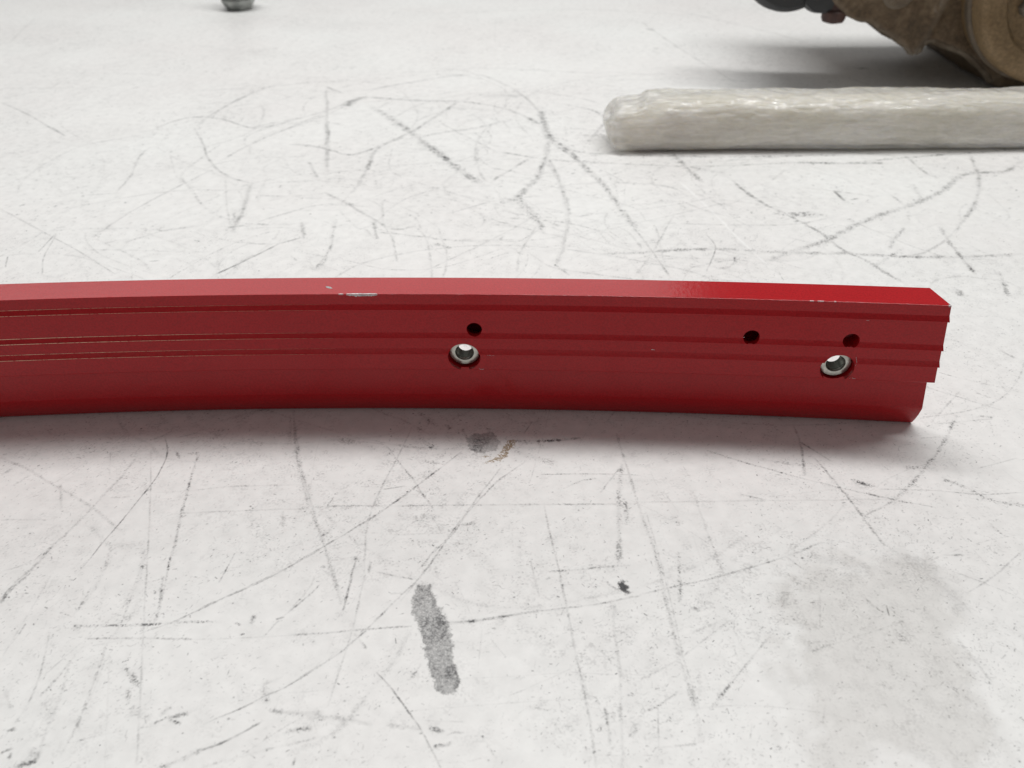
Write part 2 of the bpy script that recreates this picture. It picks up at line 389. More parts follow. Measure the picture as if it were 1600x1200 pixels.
(0.66,0.32,0.4,[41.6,179.3,68.3,186.4,92.3,194.5,108.7,201.8]),
(0.66,0.4,0.2,[93.7,195.9,98.0,189.8]),
(1.23,0.27,0.5,[46.6,217.2,49.1,197.1,49.7,175.5,50.2,155.3,51.9,140.3,51.8,126.6]),
(0.63,0.2,0.4,[48.7,217.2,50.1,197.1,51.2,175.5,51.5,155.3,53.1,137.4]),
(0.91,0.17,0.4,[68.0,227.8,69.3,206.6,71.0,185.1]),
(0.48,0.2,0.3,[56.9,227.9,60.6,217.0]),
(2.8,0.35,0.7,[58.1,214.8,59.7,211.8]),
(1.08,0.35,0.7,[57.2,197.0,54.0,175.5]),
(1.45,0.85,0.5,[57.2,173.3,59.3,172.8]),
(0.66,0.4,0.5,[148.3,195.1,155.4,195.0]),
(0.54,0.27,0.2,[177.8,197.4,160.8,185.1,148.9,178.4]),
(0.78,0.22,0.4,[138.1,160.7,141.3,146.0]),
(0.6,0.22,0.4,[89.1,155.9,108.4,162.2,124.3,167.6]),
(1.63,0.3,0.7,[123.4,167.6,123.9,165.3]),
(1.8,0.4,0.8,[119.8,163.1,121.3,159.8]),
(0.41,0.7,0.0,[120.9,174.0,120.2,169.7]),
(1.95,0.5,0.8,[165.4,232.5,171.8,229.1]),
(1.91,0.4,0.88,[171.8,229.1,178.1,221.4,188.8,218.9]),
(0.92,0.35,0.7,[171.4,209.5,173.8,203.7]),
(0.59,0.22,0.4,[64.3,146.0,82.4,164.7]),
(0.75,0.32,0.6,[56.5,137.4,64.3,146.0]),
(0.59,0.18,0.4,[37.4,147.3,50.0,154.3,68.3,168.3]),
(0.56,0.3,0.6,[36.8,136.7,41.3,138.5,48.1,143.2]),
(0.37,0.25,0.4,[90.1,138.9,87.2,132.4]),
(0.36,0.3,0.4,[67.2,132.6,65.7,128.2]),
(0.53,0.22,0.5,[39.4,125.7,50.2,126.6]),
(0.62,0.2,0.3,[100.5,178.5,96.8,165.6]),
(0.36,0.2,0.3,[41.3,138.5,39.4,124.2]),
(0.62,0.3,0.5,[114.0,178.3,117.6,172.3,119.1,171.1]),
(8.2,0.2,0.2,[132.1,195.3,138.1,192.6,142.1,182.9,142.7,173.1]),
(5.26,0.16,0.3,[104.4,194.4,115.3,190.6,124.9,189.5]),
(4.22,0.14,0.3,[91.3,183.5,86.9,172.7]),
(1.71,0.35,0.8,[129.8,233.3,137.6,229.9]),
(1.75,0.4,0.7,[153.4,240.5,162.8,239.5]),
(0.5,0.25,0.3,[180.9,239.2,198.7,245.0]),
(1.51,0.2,0.7,[96.8,245.8,114.3,242.0]),
(0.72,0.2,0.4,[85.4,226.2,94.5,223.0]),
(0.81,0.15,0.4,[53.3,162.8,68.5,169.4]),
(0.66,0.13,0.3,[63.8,205.3,65.1,180.2]),
(0.56,0.25,0.6,[128.7,143.2,131.9,139.8]),
(29.45,0.06,0.2,[-315.9,902.5,-283.4,880.8,-241.6,869.3]),
(27.28,0.05,0.2,[-311.0,1024.1,-262.9,832.4]),
(42.9,0.05,0.3,[-252.0,974.9,-168.2,986.3]),
(0.84,0.22,0.4,[179.3,295.5,207.1,276.4]),
(0.82,0.25,0.5,[175.0,268.2,197.0,290.4]),
(1.35,0.35,0.6,[196.9,272.2,201.9,271.2]),
(0.54,0.3,0.3,[175.8,267.0,201.3,270.0]),
(1.12,0.3,0.5,[202.9,287.9,207.7,284.6]),
(0.78,0.4,0.5,[166.3,258.0,172.7,258.3]),
(1.19,0.5,0.6,[229.3,321.2,233.0,314.7]),
(1.32,0.4,0.5,[-21.1,266.9,-18.1,259.7]),
(1.32,0.35,0.5,[-10.6,267.4,-8.2,260.9]),
(1.57,0.4,0.6,[-5.5,260.2,11.6,258.5,27.9,260.3]),
(2.09,0.28,0.6,[2.6,258.0,11.6,257.8]),
(3.06,0.2,0.7,[0.8,252.5,15.4,244.3]),
(0.72,0.42,0.3,[-19.7,254.2,-27.9,243.7,-40.3,228.9,-50.6,217.4,-64.6,204.5,-77.7,193.0]),
(1.22,0.27,0.4,[-94.8,281.6,-88.1,258.0,-79.6,233.1,-67.3,202.5,-57.2,178.0]),
(0.53,0.4,0.1,[8.3,271.5,4.5,263.6]),
(0.73,0.27,0.3,[-41.7,271.6,-45.4,253.2,-50.1,233.9,-53.2,213.0,-51.3,188.2]),
(0.71,0.35,0.3,[-4.5,243.3,-13.6,226.1,-21.7,208.2,-28.9,197.8]),
(0.72,0.5,0.3,[-12.0,229.1,-14.3,224.9]),
(0.67,0.65,0.6,[-27.2,201.4,-29.6,196.8,-32.2,192.1]),
(0.7,0.38,0.3,[5.1,246.4,-5.3,235.7,-15.1,221.5,-23.9,205.0,-29.3,192.8,-37.6,177.8]),
(0.76,0.32,0.4,[-64.9,259.1,-57.7,258.9,-52.0,256.8,-45.5,246.6,-39.5,237.5,-29.6,219.4]),
(0.73,0.65,0.3,[-49.8,230.9,-42.0,232.6]),
(0.71,0.27,0.4,[-83.7,220.7,-64.3,222.2,-42.9,221.9,-15.9,222.0,22.6,221.8,47.2,221.9]),
(0.5,0.42,0.3,[10.9,238.5,32.3,238.4,49.3,237.4]),
(0.74,0.32,0.6,[19.0,230.4,26.0,234.6,32.0,235.8]),
(1.39,0.85,0.5,[-19.4,211.6,-17.1,211.9,-14.4,212.7]),
(1.61,0.9,0.4,[-69.1,208.0,-67.8,207.5]),
(0.69,0.8,0.3,[-67.8,207.5,-66.9,208.8]),
(1.55,0.85,0.2,[-55.9,195.9,-54.9,196.0]),
(1.1,0.75,0.5,[-49.8,194.6,-49.9,190.1]),
(1.32,0.75,0.3,[-66.5,192.5,-65.5,192.9]),
(0.65,0.6,0.3,[-55.0,195.1,-55.8,180.8,-56.1,178.0]),
(0.67,0.17,0.3,[-64.5,195.3,-54.9,197.2]),
(0.65,0.27,0.3,[-47.9,190.3,-34.0,186.6]),
(0.67,0.3,0.3,[11.2,222.2,12.9,206.6,15.2,190.2,16.1,178.0]),
(1.91,0.24,0.6,[43.2,243.9,40.1,231.3,35.8,192.9]),
(1.89,0.32,0.8,[41.3,224.1,40.7,211.6]),
(1.0,0.27,0.4,[42.6,262.9,46.7,218.3]),
(0.74,0.27,0.4,[43.2,243.9,33.1,228.4]),
(0.43,0.2,0.2,[5.6,195.3,7.4,180.9]),
(0.66,0.32,0.7,[11.5,189.3,28.1,191.0,40.2,191.9]),
(1.08,0.6,0.5,[10.6,186.0,12.1,186.9]),
(1.52,0.35,0.7,[-37.7,247.1,-26.3,245.0]),
(1.56,0.35,0.7,[-37.1,260.7,-33.0,254.4]),
(2.16,0.3,0.7,[-39.4,277.6,-31.3,268.5]),
(1.07,0.4,0.4,[-28.2,269.9,-26.2,267.7]),
(0.48,0.3,0.3,[-69.6,222.3,-68.0,226.9]),
(0.69,0.14,0.5,[-45.4,207.4,-25.7,207.7]),
(0.47,0.2,0.4,[-31.2,218.3,-26.6,209.3]),
(3.13,0.2,0.85,[-71.6,262.0,-47.9,251.9]),
(1.55,0.4,0.8,[-51.3,250.6,-47.3,254.6]),
(2.11,0.12,0.8,[-42.2,215.0,-26.2,217.1]),
(1.34,0.7,0.4,[-28.4,269.9,-26.2,267.2]),
(2.56,0.25,0.7,[-31.7,185.1,-26.7,178.6]),
(0.64,0.25,0.5,[-40.8,180.6,-34.3,181.4])]
SPECKS = [  # x, y, radius, darkness
(-478.3,1027.8,1.79,0.75),(-407.1,903.3,1.0,0.5),(-568.3,1104.7,0.95,0.5),(-373.7,745.2,0.68,0.4),(-224.4,515.7,0.76,0.8),(-226.1,794.9,0.9,0.5),
(-211.4,521.4,0.64,0.5),(-242.0,943.9,1.25,0.5),(-565.2,1064.0,0.92,0.3),(-521.2,924.1,1.02,0.4),(-199.2,728.5,0.67,0.3),(-1.0,712.5,0.98,0.8),
(1.3,709.4,0.65,0.7),(-54.7,684.8,0.95,0.6),(-48.3,522.2,0.51,0.5),(-76.1,679.9,0.79,0.5),(-57.7,477.7,0.72,0.5),(24.6,410.9,0.96,0.8),
(-135.4,709.8,1.31,0.7),(-50.8,723.5,0.66,0.4),(-126.5,546.6,0.66,0.5),(-226.0,794.9,0.9,0.6),(-17.8,500.9,0.5,0.3),(51.7,684.2,0.95,0.4),
(24.9,410.1,1.07,0.6),(133.8,507.2,0.75,0.7),(151.7,420.6,0.65,0.8),(275.2,508.4,0.75,0.6),(257.9,494.4,0.98,0.5),(300.9,468.4,0.71,0.4),
(274.4,482.4,0.48,0.5),(86.8,460.0,0.58,0.5),(182.4,454.3,0.69,0.5),(335.0,881.0,1.17,0.6),(283.3,818.2,1.1,0.5),(170.4,838.7,1.13,0.75),
(148.6,873.4,0.97,0.6),(160.0,765.4,0.87,0.5),(-478.3,1028.4,1.34,0.5),(204.0,825.8,0.74,0.4),(209.9,745.9,0.68,0.4),(-167.8,220.8,0.43,0.6),
(-164.4,193.7,0.53,0.7),(-128.1,192.3,0.4,0.5),(-170.3,254.9,0.62,0.6),(-183.6,245.6,0.38,0.5),(-143.0,238.4,0.45,0.5),(-159.7,226.8,0.43,0.7),
(-105.0,240.1,0.37,0.5),(-95.4,237.4,0.45,0.7),(-111.9,213.6,0.56,0.6),(-98.3,222.4,0.57,0.7),(-97.2,221.5,0.43,0.5),(-84.1,212.4,0.42,0.5),
(-105.9,201.1,0.47,0.5),(-81.8,232.6,0.44,0.6),(-76.4,228.3,0.36,0.7),(-120.1,182.2,0.51,0.5),(-174.7,209.8,0.42,0.6),(-147.2,179.2,0.51,0.6),
(-112.1,189.4,0.39,0.5),(-110.8,185.5,0.52,0.6),(-147.9,190.3,0.39,0.5),(-98.4,245.3,0.46,0.6),(-120.6,205.3,0.55,0.8),(-71.0,178.6,0.51,0.8),
(-105.5,191.5,0.39,0.4),(-130.9,253.0,0.62,0.6),(-139.7,232.2,0.44,0.6),(-102.9,257.5,0.31,0.6),(-186.7,232.9,0.37,0.5),(-132.2,185.8,0.39,0.5),
(-160.0,168.1,0.37,0.6),(-136.4,150.4,0.35,0.5),(-126.8,145.5,0.34,0.4),(-69.6,126.1,0.43,0.7),(-94.7,131.4,0.33,0.5),(-71.0,178.6,0.51,0.7),
(-92.8,177.3,0.38,0.5),(-116.9,128.1,0.22,0.6),(-120.0,181.8,0.51,0.5),(-144.4,152.0,0.35,0.4),(-150.9,184.7,0.39,0.5),(-83.2,142.7,0.34,0.4),
(-56.5,135.2,0.33,0.6),(-86.3,136.0,0.33,0.7),(-117.1,164.2,0.36,0.5),(37.1,170.1,0.62,0.4),(33.0,141.9,0.56,0.5),(-9.5,129.5,0.43,0.6),
(-3.1,155.7,0.35,0.6),(-50.6,141.0,0.56,0.45),(16.3,127.2,0.32,0.7),(26.6,160.4,0.3,0.6),(-13.6,149.2,0.23,0.6),(7.0,125.1,0.53,0.4),
(11.7,186.6,0.52,0.6),(-55.9,135.1,0.33,0.6),(-52.5,125.8,0.21,0.6),(-37.8,180.4,0.38,0.7),(-31.6,176.5,0.25,0.5),(-7.8,122.5,0.32,0.5),
(18.3,165.2,0.3,0.5),(7.7,145.6,0.29,0.4),(-51.5,129.8,0.43,0.4),(-38.7,174.7,0.31,0.6),(-31.8,150.8,0.23,0.5),(108.4,179.0,0.25,0.8),
(106.7,172.4,0.25,0.8),(119.5,177.9,0.38,0.5),(133.8,189.4,0.33,0.6),(135.1,204.5,0.27,0.7),(120.0,213.4,0.42,0.7),(117.5,159.3,0.48,0.7),
(38.8,133.7,0.44,0.6),(54.7,147.6,0.46,0.7),(72.3,146.4,0.34,0.6),(91.5,135.3,0.28,0.6),(102.3,131.5,0.22,0.6),(76.5,120.2,0.52,0.6),
(117.1,142.4,0.57,0.4),(82.4,163.0,0.36,0.5),(69.6,163.5,0.3,0.6),(137.4,120.5,0.42,0.7),(99.4,194.4,0.66,0.5),(83.1,197.1,0.4,0.5),
(52.2,198.7,0.47,0.6),(95.3,259.0,0.39,0.6),(186.9,219.4,0.57,0.7),(186.2,237.8,0.45,0.6),(140.1,180.4,0.25,0.5),(78.5,137.1,0.33,0.5),
(61.7,142.8,0.45,0.6),(64.7,146.0,0.34,0.5),(129.3,175.4,0.38,0.5),(162.9,211.8,0.42,0.5),(107.8,198.8,0.4,0.6),(137.4,133.4,0.27,0.4),
(42.5,152.1,0.23,0.6),(-33.0,201.3,0.41,0.7),(-18.4,195.6,0.53,0.6),(-33.9,211.3,0.42,0.6),(-1.6,222.4,0.43,0.7),(33.1,228.4,0.58,0.6),
(-76.5,228.3,0.44,0.6),(-56.7,179.9,0.25,0.5),(16.0,182.8,0.64,0.7),(-23.7,198.0,0.4,0.6),(-48.4,240.8,0.45,0.5),(-32.8,245.7,0.61,0.6),
(14.7,228.3,0.58,0.5),(-40.4,229.4,0.58,0.7),(-27.9,272.9,0.32,0.5),(-37.5,254.5,0.47,0.4),(-9.8,205.0,0.41,0.4),(1.9,203.6,0.41,0.3),
(-36.7,195.4,0.4,0.5),(37.8,264.7,0.8,0.5),(27.2,185.7,0.39,0.4),(-72.4,235.7,0.44,0.5),(23.9,218.6,0.57,0.4),(43.1,196.3,0.4,0.5),
(-17.5,244.2,0.45,0.5),
]
PATCHES = [  # darkness, bare wood or not, outline
(0.66,0,[-32.5,184.5,-28.2,184.4,-25.9,176.3,-22.3,171.2,-19.8,164.2,-18.7,153.0,-17.0,147.6,-17.2,143.3,-20.6,142.7,-23.7,143.8,-25.2,148.6,-27.7,156.7,-30.0,165.3,-33.6,173.3,-33.5,180.7]),
(1.0,0,[34.1,184.1,36.5,185.5,38.1,183.6,37.7,180.3,36.6,179.7,34.6,181.8]),
(0.55,0,[-19.5,261.1,-15.5,263.9,-8.2,263.8,-5.3,258.1,-6.8,252.6,-12.5,251.0,-17.9,254.2]),
(0.95,1,[-1.9,259.4,1.3,259.4,0.8,255.9,-1.9,253.2,-2.1,249.2,-5.4,246.6,-12.3,245.0,-8.0,248.0,-5.4,251.2]),
(0.9,1,[-13.3,249.4,-10.7,250.0,-8.9,249.3,-11.1,248.7]),
(0.155,0,[90.3,179.8,99.0,189.8,109.8,192.3,128.9,194.7,138.9,194.6,145.2,187.9,146.7,177.9,144.4,168.4,137.3,162.9,135.2,146.1,132.9,135.6,127.6,119.0,76.0,119.5,79.8,139.0,84.2,161.4])]

# ------------------------------------------------------------------ bench top: wear map computed here from the marks above
def vnoise(h, w, cell, seed):
    r = np.random.default_rng(seed)
    gh, gw = int(h / cell) + 3, int(w / cell) + 3
    gr = r.random((gh, gw), dtype=np.float32)
    y = np.arange(h) / cell; x = np.arange(w) / cell
    y0 = y.astype(int); x0 = x.astype(int)
    fy = (y - y0).astype(np.float32); fx = (x - x0).astype(np.float32)
    fy = fy * fy * (3 - 2 * fy); fx = fx * fx * (3 - 2 * fx)
    rows = gr[y0] * (1 - fy)[:, None] + gr[y0 + 1] * fy[:, None]
    return rows[:, x0] * (1 - fx) + rows[:, x0 + 1] * fx

def smooth_line(P, step):
    P = np.array(P, float).reshape(-1, 2)
    if len(P) == 1: return P
    Q = np.vstack([2 * P[0] - P[1], P, 2 * P[-1] - P[-2]]); out = []
    for i in range(1, len(Q) - 2):
        p0, p1, p2, p3 = Q[i - 1:i + 3]
        n = max(2, int(np.linalg.norm(p2 - p1) / step))
        t = (np.arange(n) / n)[:, None]
        out.append(.5 * (2 * p1 + (p2 - p0) * t + (2 * p0 - 5 * p1 + 4 * p2 - p3) * t ** 2 + (3 * p1 - p0 - 3 * p2 + p3) * t ** 3))
    out.append(P[-1:]); return np.vstack(out)

class Sheet:
    def __init__(s, x0, y0, x1, y1, res, seed):
        s.x0, s.y0, s.res = x0, y0, res
        s.w, s.h = int((x1 - x0) / res), int((y1 - y0) / res)
        s.solid = np.zeros(s.h * s.w, np.float32); s.brk = np.zeros(s.h * s.w, np.float32)
        s.light = np.zeros(s.h * s.w, np.float32); s.seed = seed
    def stamp(s, buf, px, py, r, d):
        """px, py, d arrays; r radius in pixels."""
        k = int(math.ceil(r * 1.7)) + 1
        ky, kx = np.mgrid[-k:k + 1, -k:k + 1]
        ix = np.round(px).astype(int); iy = np.round(py).astype(int)
        ok = (ix > k) & (ix < s.w - k - 1) & (iy > k) & (iy < s.h - k - 1)
        if not ok.any(): return
        px, py, d, ix, iy = px[ok], py[ok], d[ok], ix[ok], iy[ok]
        X = ix[:, None, None] + kx; Y = iy[:, None, None] + ky
        rr = np.sqrt((X - px[:, None, None]) ** 2 + (Y - py[:, None, None]) ** 2)
        v = d[:, None, None] * np.clip((r + .6 - rr) / (r * .75 + .6), 0, 1) ** 1.2
        np.maximum.at(buf, (Y * s.w + X).ravel(), v.ravel().astype(np.float32))
    def stroke(s, w, d, b, P, rg):
        L = smooth_line(P, max(s.res, w * .22))
        n = len(L)
        if n > 2:
            t = np.linspace(0, 1, n); m = max(2, n // 14)
            jit = np.stack([np.interp(t, np.linspace(0, 1, m), rg.normal(0, w * .10, m)) for _ in (0, 1)], 1)
            L = L + jit
            mv = max(3, n // 9)
            var = np.interp(t, np.linspace(0, 1, mv), rg.uniform(.3, 1.1, mv))
            var *= np.clip(np.minimum(t, 1 - t) * 9 + .35, 0, 1)
        else: var = np.ones(n)
        px = (L[:, 0] - s.x0) / s.res; py = (L[:, 1] - s.y0) / s.res
        r = max(.45, w * .5 / s.res)
        gain = min(1.0, (w * .5 / s.res) / .45); d = math.copysign(min(.95, abs(d) * 1.4), d)
        if d < 0: s.stamp(s.light, px, py, r, -d * var); return
        if b < 1: s.stamp(s.solid, px, py, r, d * (1 - b * .75) * .9 * var * gain)
        if b > 0: s.stamp(s.brk, px, py, r * 1.5, np.minimum(1, d * (.9 + b) * 1.1) * var * gain)
    def patch(s, d, P, soft, seed):
        P = (np.array(P, float).reshape(-1, 2) - (s.x0, s.y0)) / s.res
        pad = int(4 * soft / s.res) + 4
        a = np.maximum(np.floor(P.min(0)).astype(int) - pad, 0); b = np.minimum(np.ceil(P.max(0)).astype(int) + pad, (s.w, s.h))
        if (b <= a).any(): return None
        Y, X = np.mgrid[a[1]:b[1], a[0]:b[0]].astype(np.float32)
        nz = [vnoise(Y.shape[0], Y.shape[1], max(1.5, c * soft / s.res), seed + i) for i, c in enumerate((2.2, 2.2, .7, .7))]
        X = X + (nz[0] + nz[2] * .7 - .85) * soft * 2.4 / s.res; Y = Y + (nz[1] + nz[3] * .7 - .85) * soft * 2.4 / s.res
        ins = np.zeros(X.shape, bool); dist = np.full(X.shape, 1e9, np.float32)
        for i in range(len(P)):
            (xa, ya), (xb, yb) = P[i], P[(i + 1) % len(P)]
            c = ((ya > Y) != (yb > Y)); xi = (xb - xa) * (Y - ya) / (yb - ya + 1e-9) + xa
            ins ^= c & (X < xi)
            tt = np.clip(((X - xa) * (xb - xa) + (Y - ya) * (yb - ya)) / ((xb - xa) ** 2 + (yb - ya) ** 2 + 1e-9), 0, 1)
            dist = np.minimum(dist, np.hypot(X - xa - tt * (xb - xa), Y - ya - tt * (yb - ya)))
        sd = np.where(ins, dist, -dist) * s.res
        return (slice(a[1], b[1]), slice(a[0], b[0])), d * np.clip(sd / (soft * (.8 if soft < .5 else 1.8)) + .5, 0, 1)
    def finish(s, name):
        h, w = s.h, s.w; q = s.res
        grain = (vnoise(h, w, max(1.3, .42 / q), s.seed) * .6 + vnoise(h, w, max(1.1, .8 / q), s.seed + 1) * .4)
        patchy = vnoise(h, w, 3.1 / q, s.seed + 2)
        gr = np.clip((grain - .52 + (patchy - .5) * .35) * 5, 0, 1)
        D = np.maximum(s.solid.reshape(h, w) * np.clip(.15 + 1.7 * grain * (.5 + patchy), 0, 1.3), s.brk.reshape(h, w) * gr)
        B = np.zeros((h, w), np.float32)
        soil2 = vnoise(h, w, 5 / q, s.seed + 13)
        fine = np.random.default_rng(s.seed + 9).random((h, w), dtype=np.float32)
        for i, (d, bare, P) in enumerate(PATCHES):
            soft = 5.0 if d < .2 else (.55 if not bare else .35)
            rs = s.patch(d, P, soft, 900 + 10 * i)
            if rs is None: continue
            sl, v = rs
            if bare: B[sl] = np.maximum(B[sl], v * np.clip((grain[sl] - .3) * 5, 0, 1))
            elif d < .2:
                D[sl] = 1 - (1 - D[sl]) * (1 - v * .8 * (.6 + .4 * gr[sl] + .3 * grain[sl])); B[sl] = np.maximum(B[sl], v * .55)
            elif d < .85:
                v = v * np.clip(.2 + v / d * 1.2 + (fine[sl] - .5) * .5, 0, 1) * (.8 + .3 * soil2[sl])
                D[sl] = np.maximum(D[sl], v * np.clip(.42 + .5 * fine[sl] + 1.1 * (grain[sl] - .25) * (.5 + patchy[sl]), 0, 1.3))
            else: D[sl] = np.maximum(D[sl], v)
        D *= (1 - B)
        # faint overall soiling in the scratches' surroundings
        soil = vnoise(h, w, 60 / q, s.seed + 5) * .5 + vnoise(h, w, 22 / q, s.seed + 6) * .3 + vnoise(h, w, 7 / q, s.seed + 7) * .2
        gf = np.clip((vnoise(h, w, max(1.2, .55 / q), s.seed + 11) - .45) * 3, 0, 1)
        D = np.clip(D + np.clip(soil - .38, 0, 1) * (.06 + .5 * gf * np.clip((patchy - .35) * 2.2, 0, 1)), 0, 1)
        px = np.empty((h, w, 4), np.float32)
        px[..., 0] = D; px[..., 1] = B; px[..., 2] = s.light.reshape(h, w); px[..., 3] = 1
        im = bpy.data.images.new(name, w, h, alpha=False, float_buffer=False)
        im.colorspace_settings.name = 'Non-Color'
        im.pixels.foreach_set(px.ravel()); im.update(); im.pack()
        return im

NEAR = (-380, 60, 380, 460); FAR = (-760, 460, 760, 1260)
def in_box(P, b, m=30):
    xs, ys = P[0::2], P[1::2]
    return max(xs) > b[0] - m and min(xs) < b[2] + m and max(ys) > b[1] - m and min(ys) < b[3] + m
def flecks(sh, box, n, size, rg):
    clus = [(rg.uniform(box[0], box[2]), rg.uniform(box[1], box[3])) for _ in range(60)]
    for i in range(n):
        if rg.random() < .45:
            c = clus[rg.integers(len(clus))]; x, y = c[0] + rg.normal(0, 22 * size), c[1] + rg.normal(0, 16 * size)
        else: x, y = rg.uniform(box[0], box[2]), rg.uniform(box[1], box[3])
        a = rg.choice([.35, .9, -.5, 1.5]) + rg.normal(0, .5); L = abs(rg.normal(0, 1.1)) * size + .3
        P = [x, y, x + L * math.cos(a), y + L * math.sin(a)]
        if rg.random() < .3: P += [P[2] + L * .5 * math.cos(a + 1), P[3] + L * .5 * math.sin(a + 1)]
        sh.stroke(rg.uniform(.12, .38) * size, min(.75, .06 + rg.exponential(.11)), .2, P, rg)
def dust(sh, box, n, size, rg):
    """thousands of tiny pale nicks, stamped together by size class; thicker where a coarse noise says so."""
    x = rg.uniform(box[0], box[2], n * 2); y = rg.uniform(box[1], box[3], n * 2)
    gh, gw = 40, 60; f = vnoise(gh * 4, gw * 4, 9, 77) * .6 + vnoise(gh * 4, gw * 4, 3.5, 78) * .4
    v = f[((y - box[1]) / (box[3] - box[1]) * (gh * 4 - 1)).astype(int), ((x - box[0]) / (box[2] - box[0]) * (gw * 4 - 1)).astype(int)]
    k = rg.random(n * 2) < np.clip((v - .3) * 1.8, .08, 1); x, y = x[k][:n], y[k][:n]; n = len(x)
    a = rg.normal(.35, .8, n); L = np.abs(rg.normal(0, .6, n)) * size; d = np.minimum(.6, .06 + rg.exponential(.095, n))
    for r, sel in ((.4, slice(0, n * 6 // 10)), (.6, slice(n * 6 // 10, n * 96 // 100)), (1.0, slice(n * 96 // 100, n))):
        for t in np.linspace(0, 1, 5):
            sh.stamp(sh.solid, (x[sel] + L[sel] * t * np.cos(a[sel]) - sh.x0) / sh.res, (y[sel] + L[sel] * t * np.sin(a[sel] ) - sh.y0) / sh.res, r, d[sel] * 1.5)
def scratches(sh, box, n, size, rg):
    for i in range(n):
        x, y = rg.uniform(box[0], box[2]), rg.uniform(box[1], box[3])
        a = rg.choice([1.15, .95, -.45, .1, 1.75]) + rg.normal(0, .25); L = rg.uniform(8, 75) * size ** .7
        P = []; cv = rg.normal(0, .25)
        for k in range(5): P += [x, y]; x += L / 4 * math.cos(a); y += L / 4 * math.sin(a); a += cv * .4
        sh.stroke(rg.uniform(.12, .45) * size, rg.uniform(.03, .16), rg.uniform(.1, .7), P, rg)
sheets = []
for box, res, sd, nf, ns, size in ((NEAR, .24, 21, 9500, 260, 1.0), (FAR, .6, 41, 4200, 130, 2.0)):
    sh = Sheet(box[0] - 15, box[1] - 15, box[2] + 15, box[3] + 15, res, sd); rg = np.random.default_rng(sd + 100)
    flecks(sh, box, nf, size, rg); dust(sh, box, 90000 if size == 1 else 50000, size, rg); scratches(sh, box, ns, size, rg)
    rg = np.random.default_rng(5)
    for w, d, b, P in STROKES:
        if in_box(P, box): sh.stroke(w * (1.35 if P[1] > 320 else 1.1), d * (1.5 if P[1] > 320 else 1.15), b, P, rg)
    # overlapping pencil-like arcs and loops beyond the rail
    rg = np.random.default_rng(63)
    for i in range(230):
        cx, cy, r0 = rg.normal(0, 170), rg.uniform(300, 700), rg.uniform(25, 130); a = rg.uniform(0, 6.3); P = []; sp_ = rg.uniform(.5, 2.6)
        for k in range(7): P += [cx + r0 * math.cos(a) * 1.1, cy + r0 * math.sin(a)]; a += sp_ / 6; r0 *= rg.uniform(.93, 1.07)
        w, d, b = rg.uniform(.4, 2.0), rg.uniform(.07, .27), rg.uniform(.3, .8)
        if in_box(P, box): sh.stroke(w, d, b, P, rg)
    for x, y, r, d in SPECKS:
        if in_box([x, y], box):
            sh.stroke(r * 1.5, min(1, d * 1.1), 0, [x - r * .3, y, x + r * .4, y + r * .2], rg)
    sheets.append(sh.finish('bench_wear_near' if size == 1 else 'bench_wear_far'))

def bench_material(name, im):
    m, nt, bs = mat(name)
    v = obj_vec(nt)
    n1 = noise_tex(nt, 900, 3, .6, v); n2 = noise_tex(nt, 6, 3, .5, v); n3 = noise_tex(nt, 160, 4, .6, v)
    base = ramp(nt, n2.outputs[0], [(.3, (.825, .81, .795)), (.7, (.86, .865, .848))]).outputs[0]
    mot = ramp(nt, n3.outputs[0], [(.3, g(.91)), (.65, g(1.0))]).outputs[0]
    col = mix(nt, 1.0, base, mot, 'MULTIPLY')
    bs.inputs['Roughness'].default_value = .47
    bs.inputs['Specular IOR Level'].default_value = .35
    if im:
        t = nt.nodes.new('ShaderNodeTexImage'); t.image = im; t.interpolation = 'Linear'; t.extension = 'EXTEND'
        u = nt.nodes.new('ShaderNodeUVMap'); u.uv_map = 'wear'; nt.links.new(u.outputs[0], t.inputs[0])
        sp = nt.nodes.new('ShaderNodeSeparateColor'); nt.links.new(t.outputs[0], sp.inputs[0])
        n4 = noise_tex(nt, 1400, 3, .6, v)
        ink = ramp(nt, n4.outputs[0], [(.3, (.035, .035, .04)), (.7, (.10, .10, .10))]).outputs[0]
        wood = ramp(nt, n1.outputs[0], [(.3, (.26, .19, .12)), (.7, (.40, .32, .22))]).outputs[0]
        col = mix(nt, sp.outputs[0], col, ink)
        col = mix(nt, sp.outputs[1], col, wood)
        col = mix(nt, sp.outputs[2], col, (.93, .93, .92))
        hm = nt.nodes.new('ShaderNodeMath'); hm.operation = 'MULTIPLY_ADD'; hm.inputs[1].default_value = -.8
        nt.links.new(sp.outputs[0], hm.inputs[0]); nt.links.new(n1.outputs[0], hm.inputs[2])
        bump(nt, bs, hm.outputs[0], .25, .00012)
    else: bump(nt, bs, n1.outputs[0], .25, .00012)
    nt.links.new(col, bs.inputs['Base Color'])
    return m
bm = bmesh.new(); uvl = bm.loops.layers.uv.new('wear')
def quad(x0, y0, x1, y1, mi):
    vs = [bm.verts.new((x / 1000, y / 1000, 0)) for x, y in ((x0, y0), (x1, y0), (x1, y1), (x0, y1))]
    f = bm.faces.new(vs); f.material_index = mi
    mx, my = 15 / (x1 - x0 + 30), 15 / (y1 - y0 + 30)
    for l, uv in zip(f.loops, ((mx, my), (1 - mx, my), (1 - mx, 1 - my), (mx, 1 - my))): l[uvl].uv = uv
quad(*NEAR, 0); quad(*FAR, 1)
quad(-760, -500, 760, 60, 2); quad(-760, 60, -380, 460, 2); quad(380, 60, 760, 460, 2)
quad(-1400, -500, -760, 2200, 2); quad(760, -500, 1400, 2200, 2); quad(-760, 1260, 760, 2200, 2)
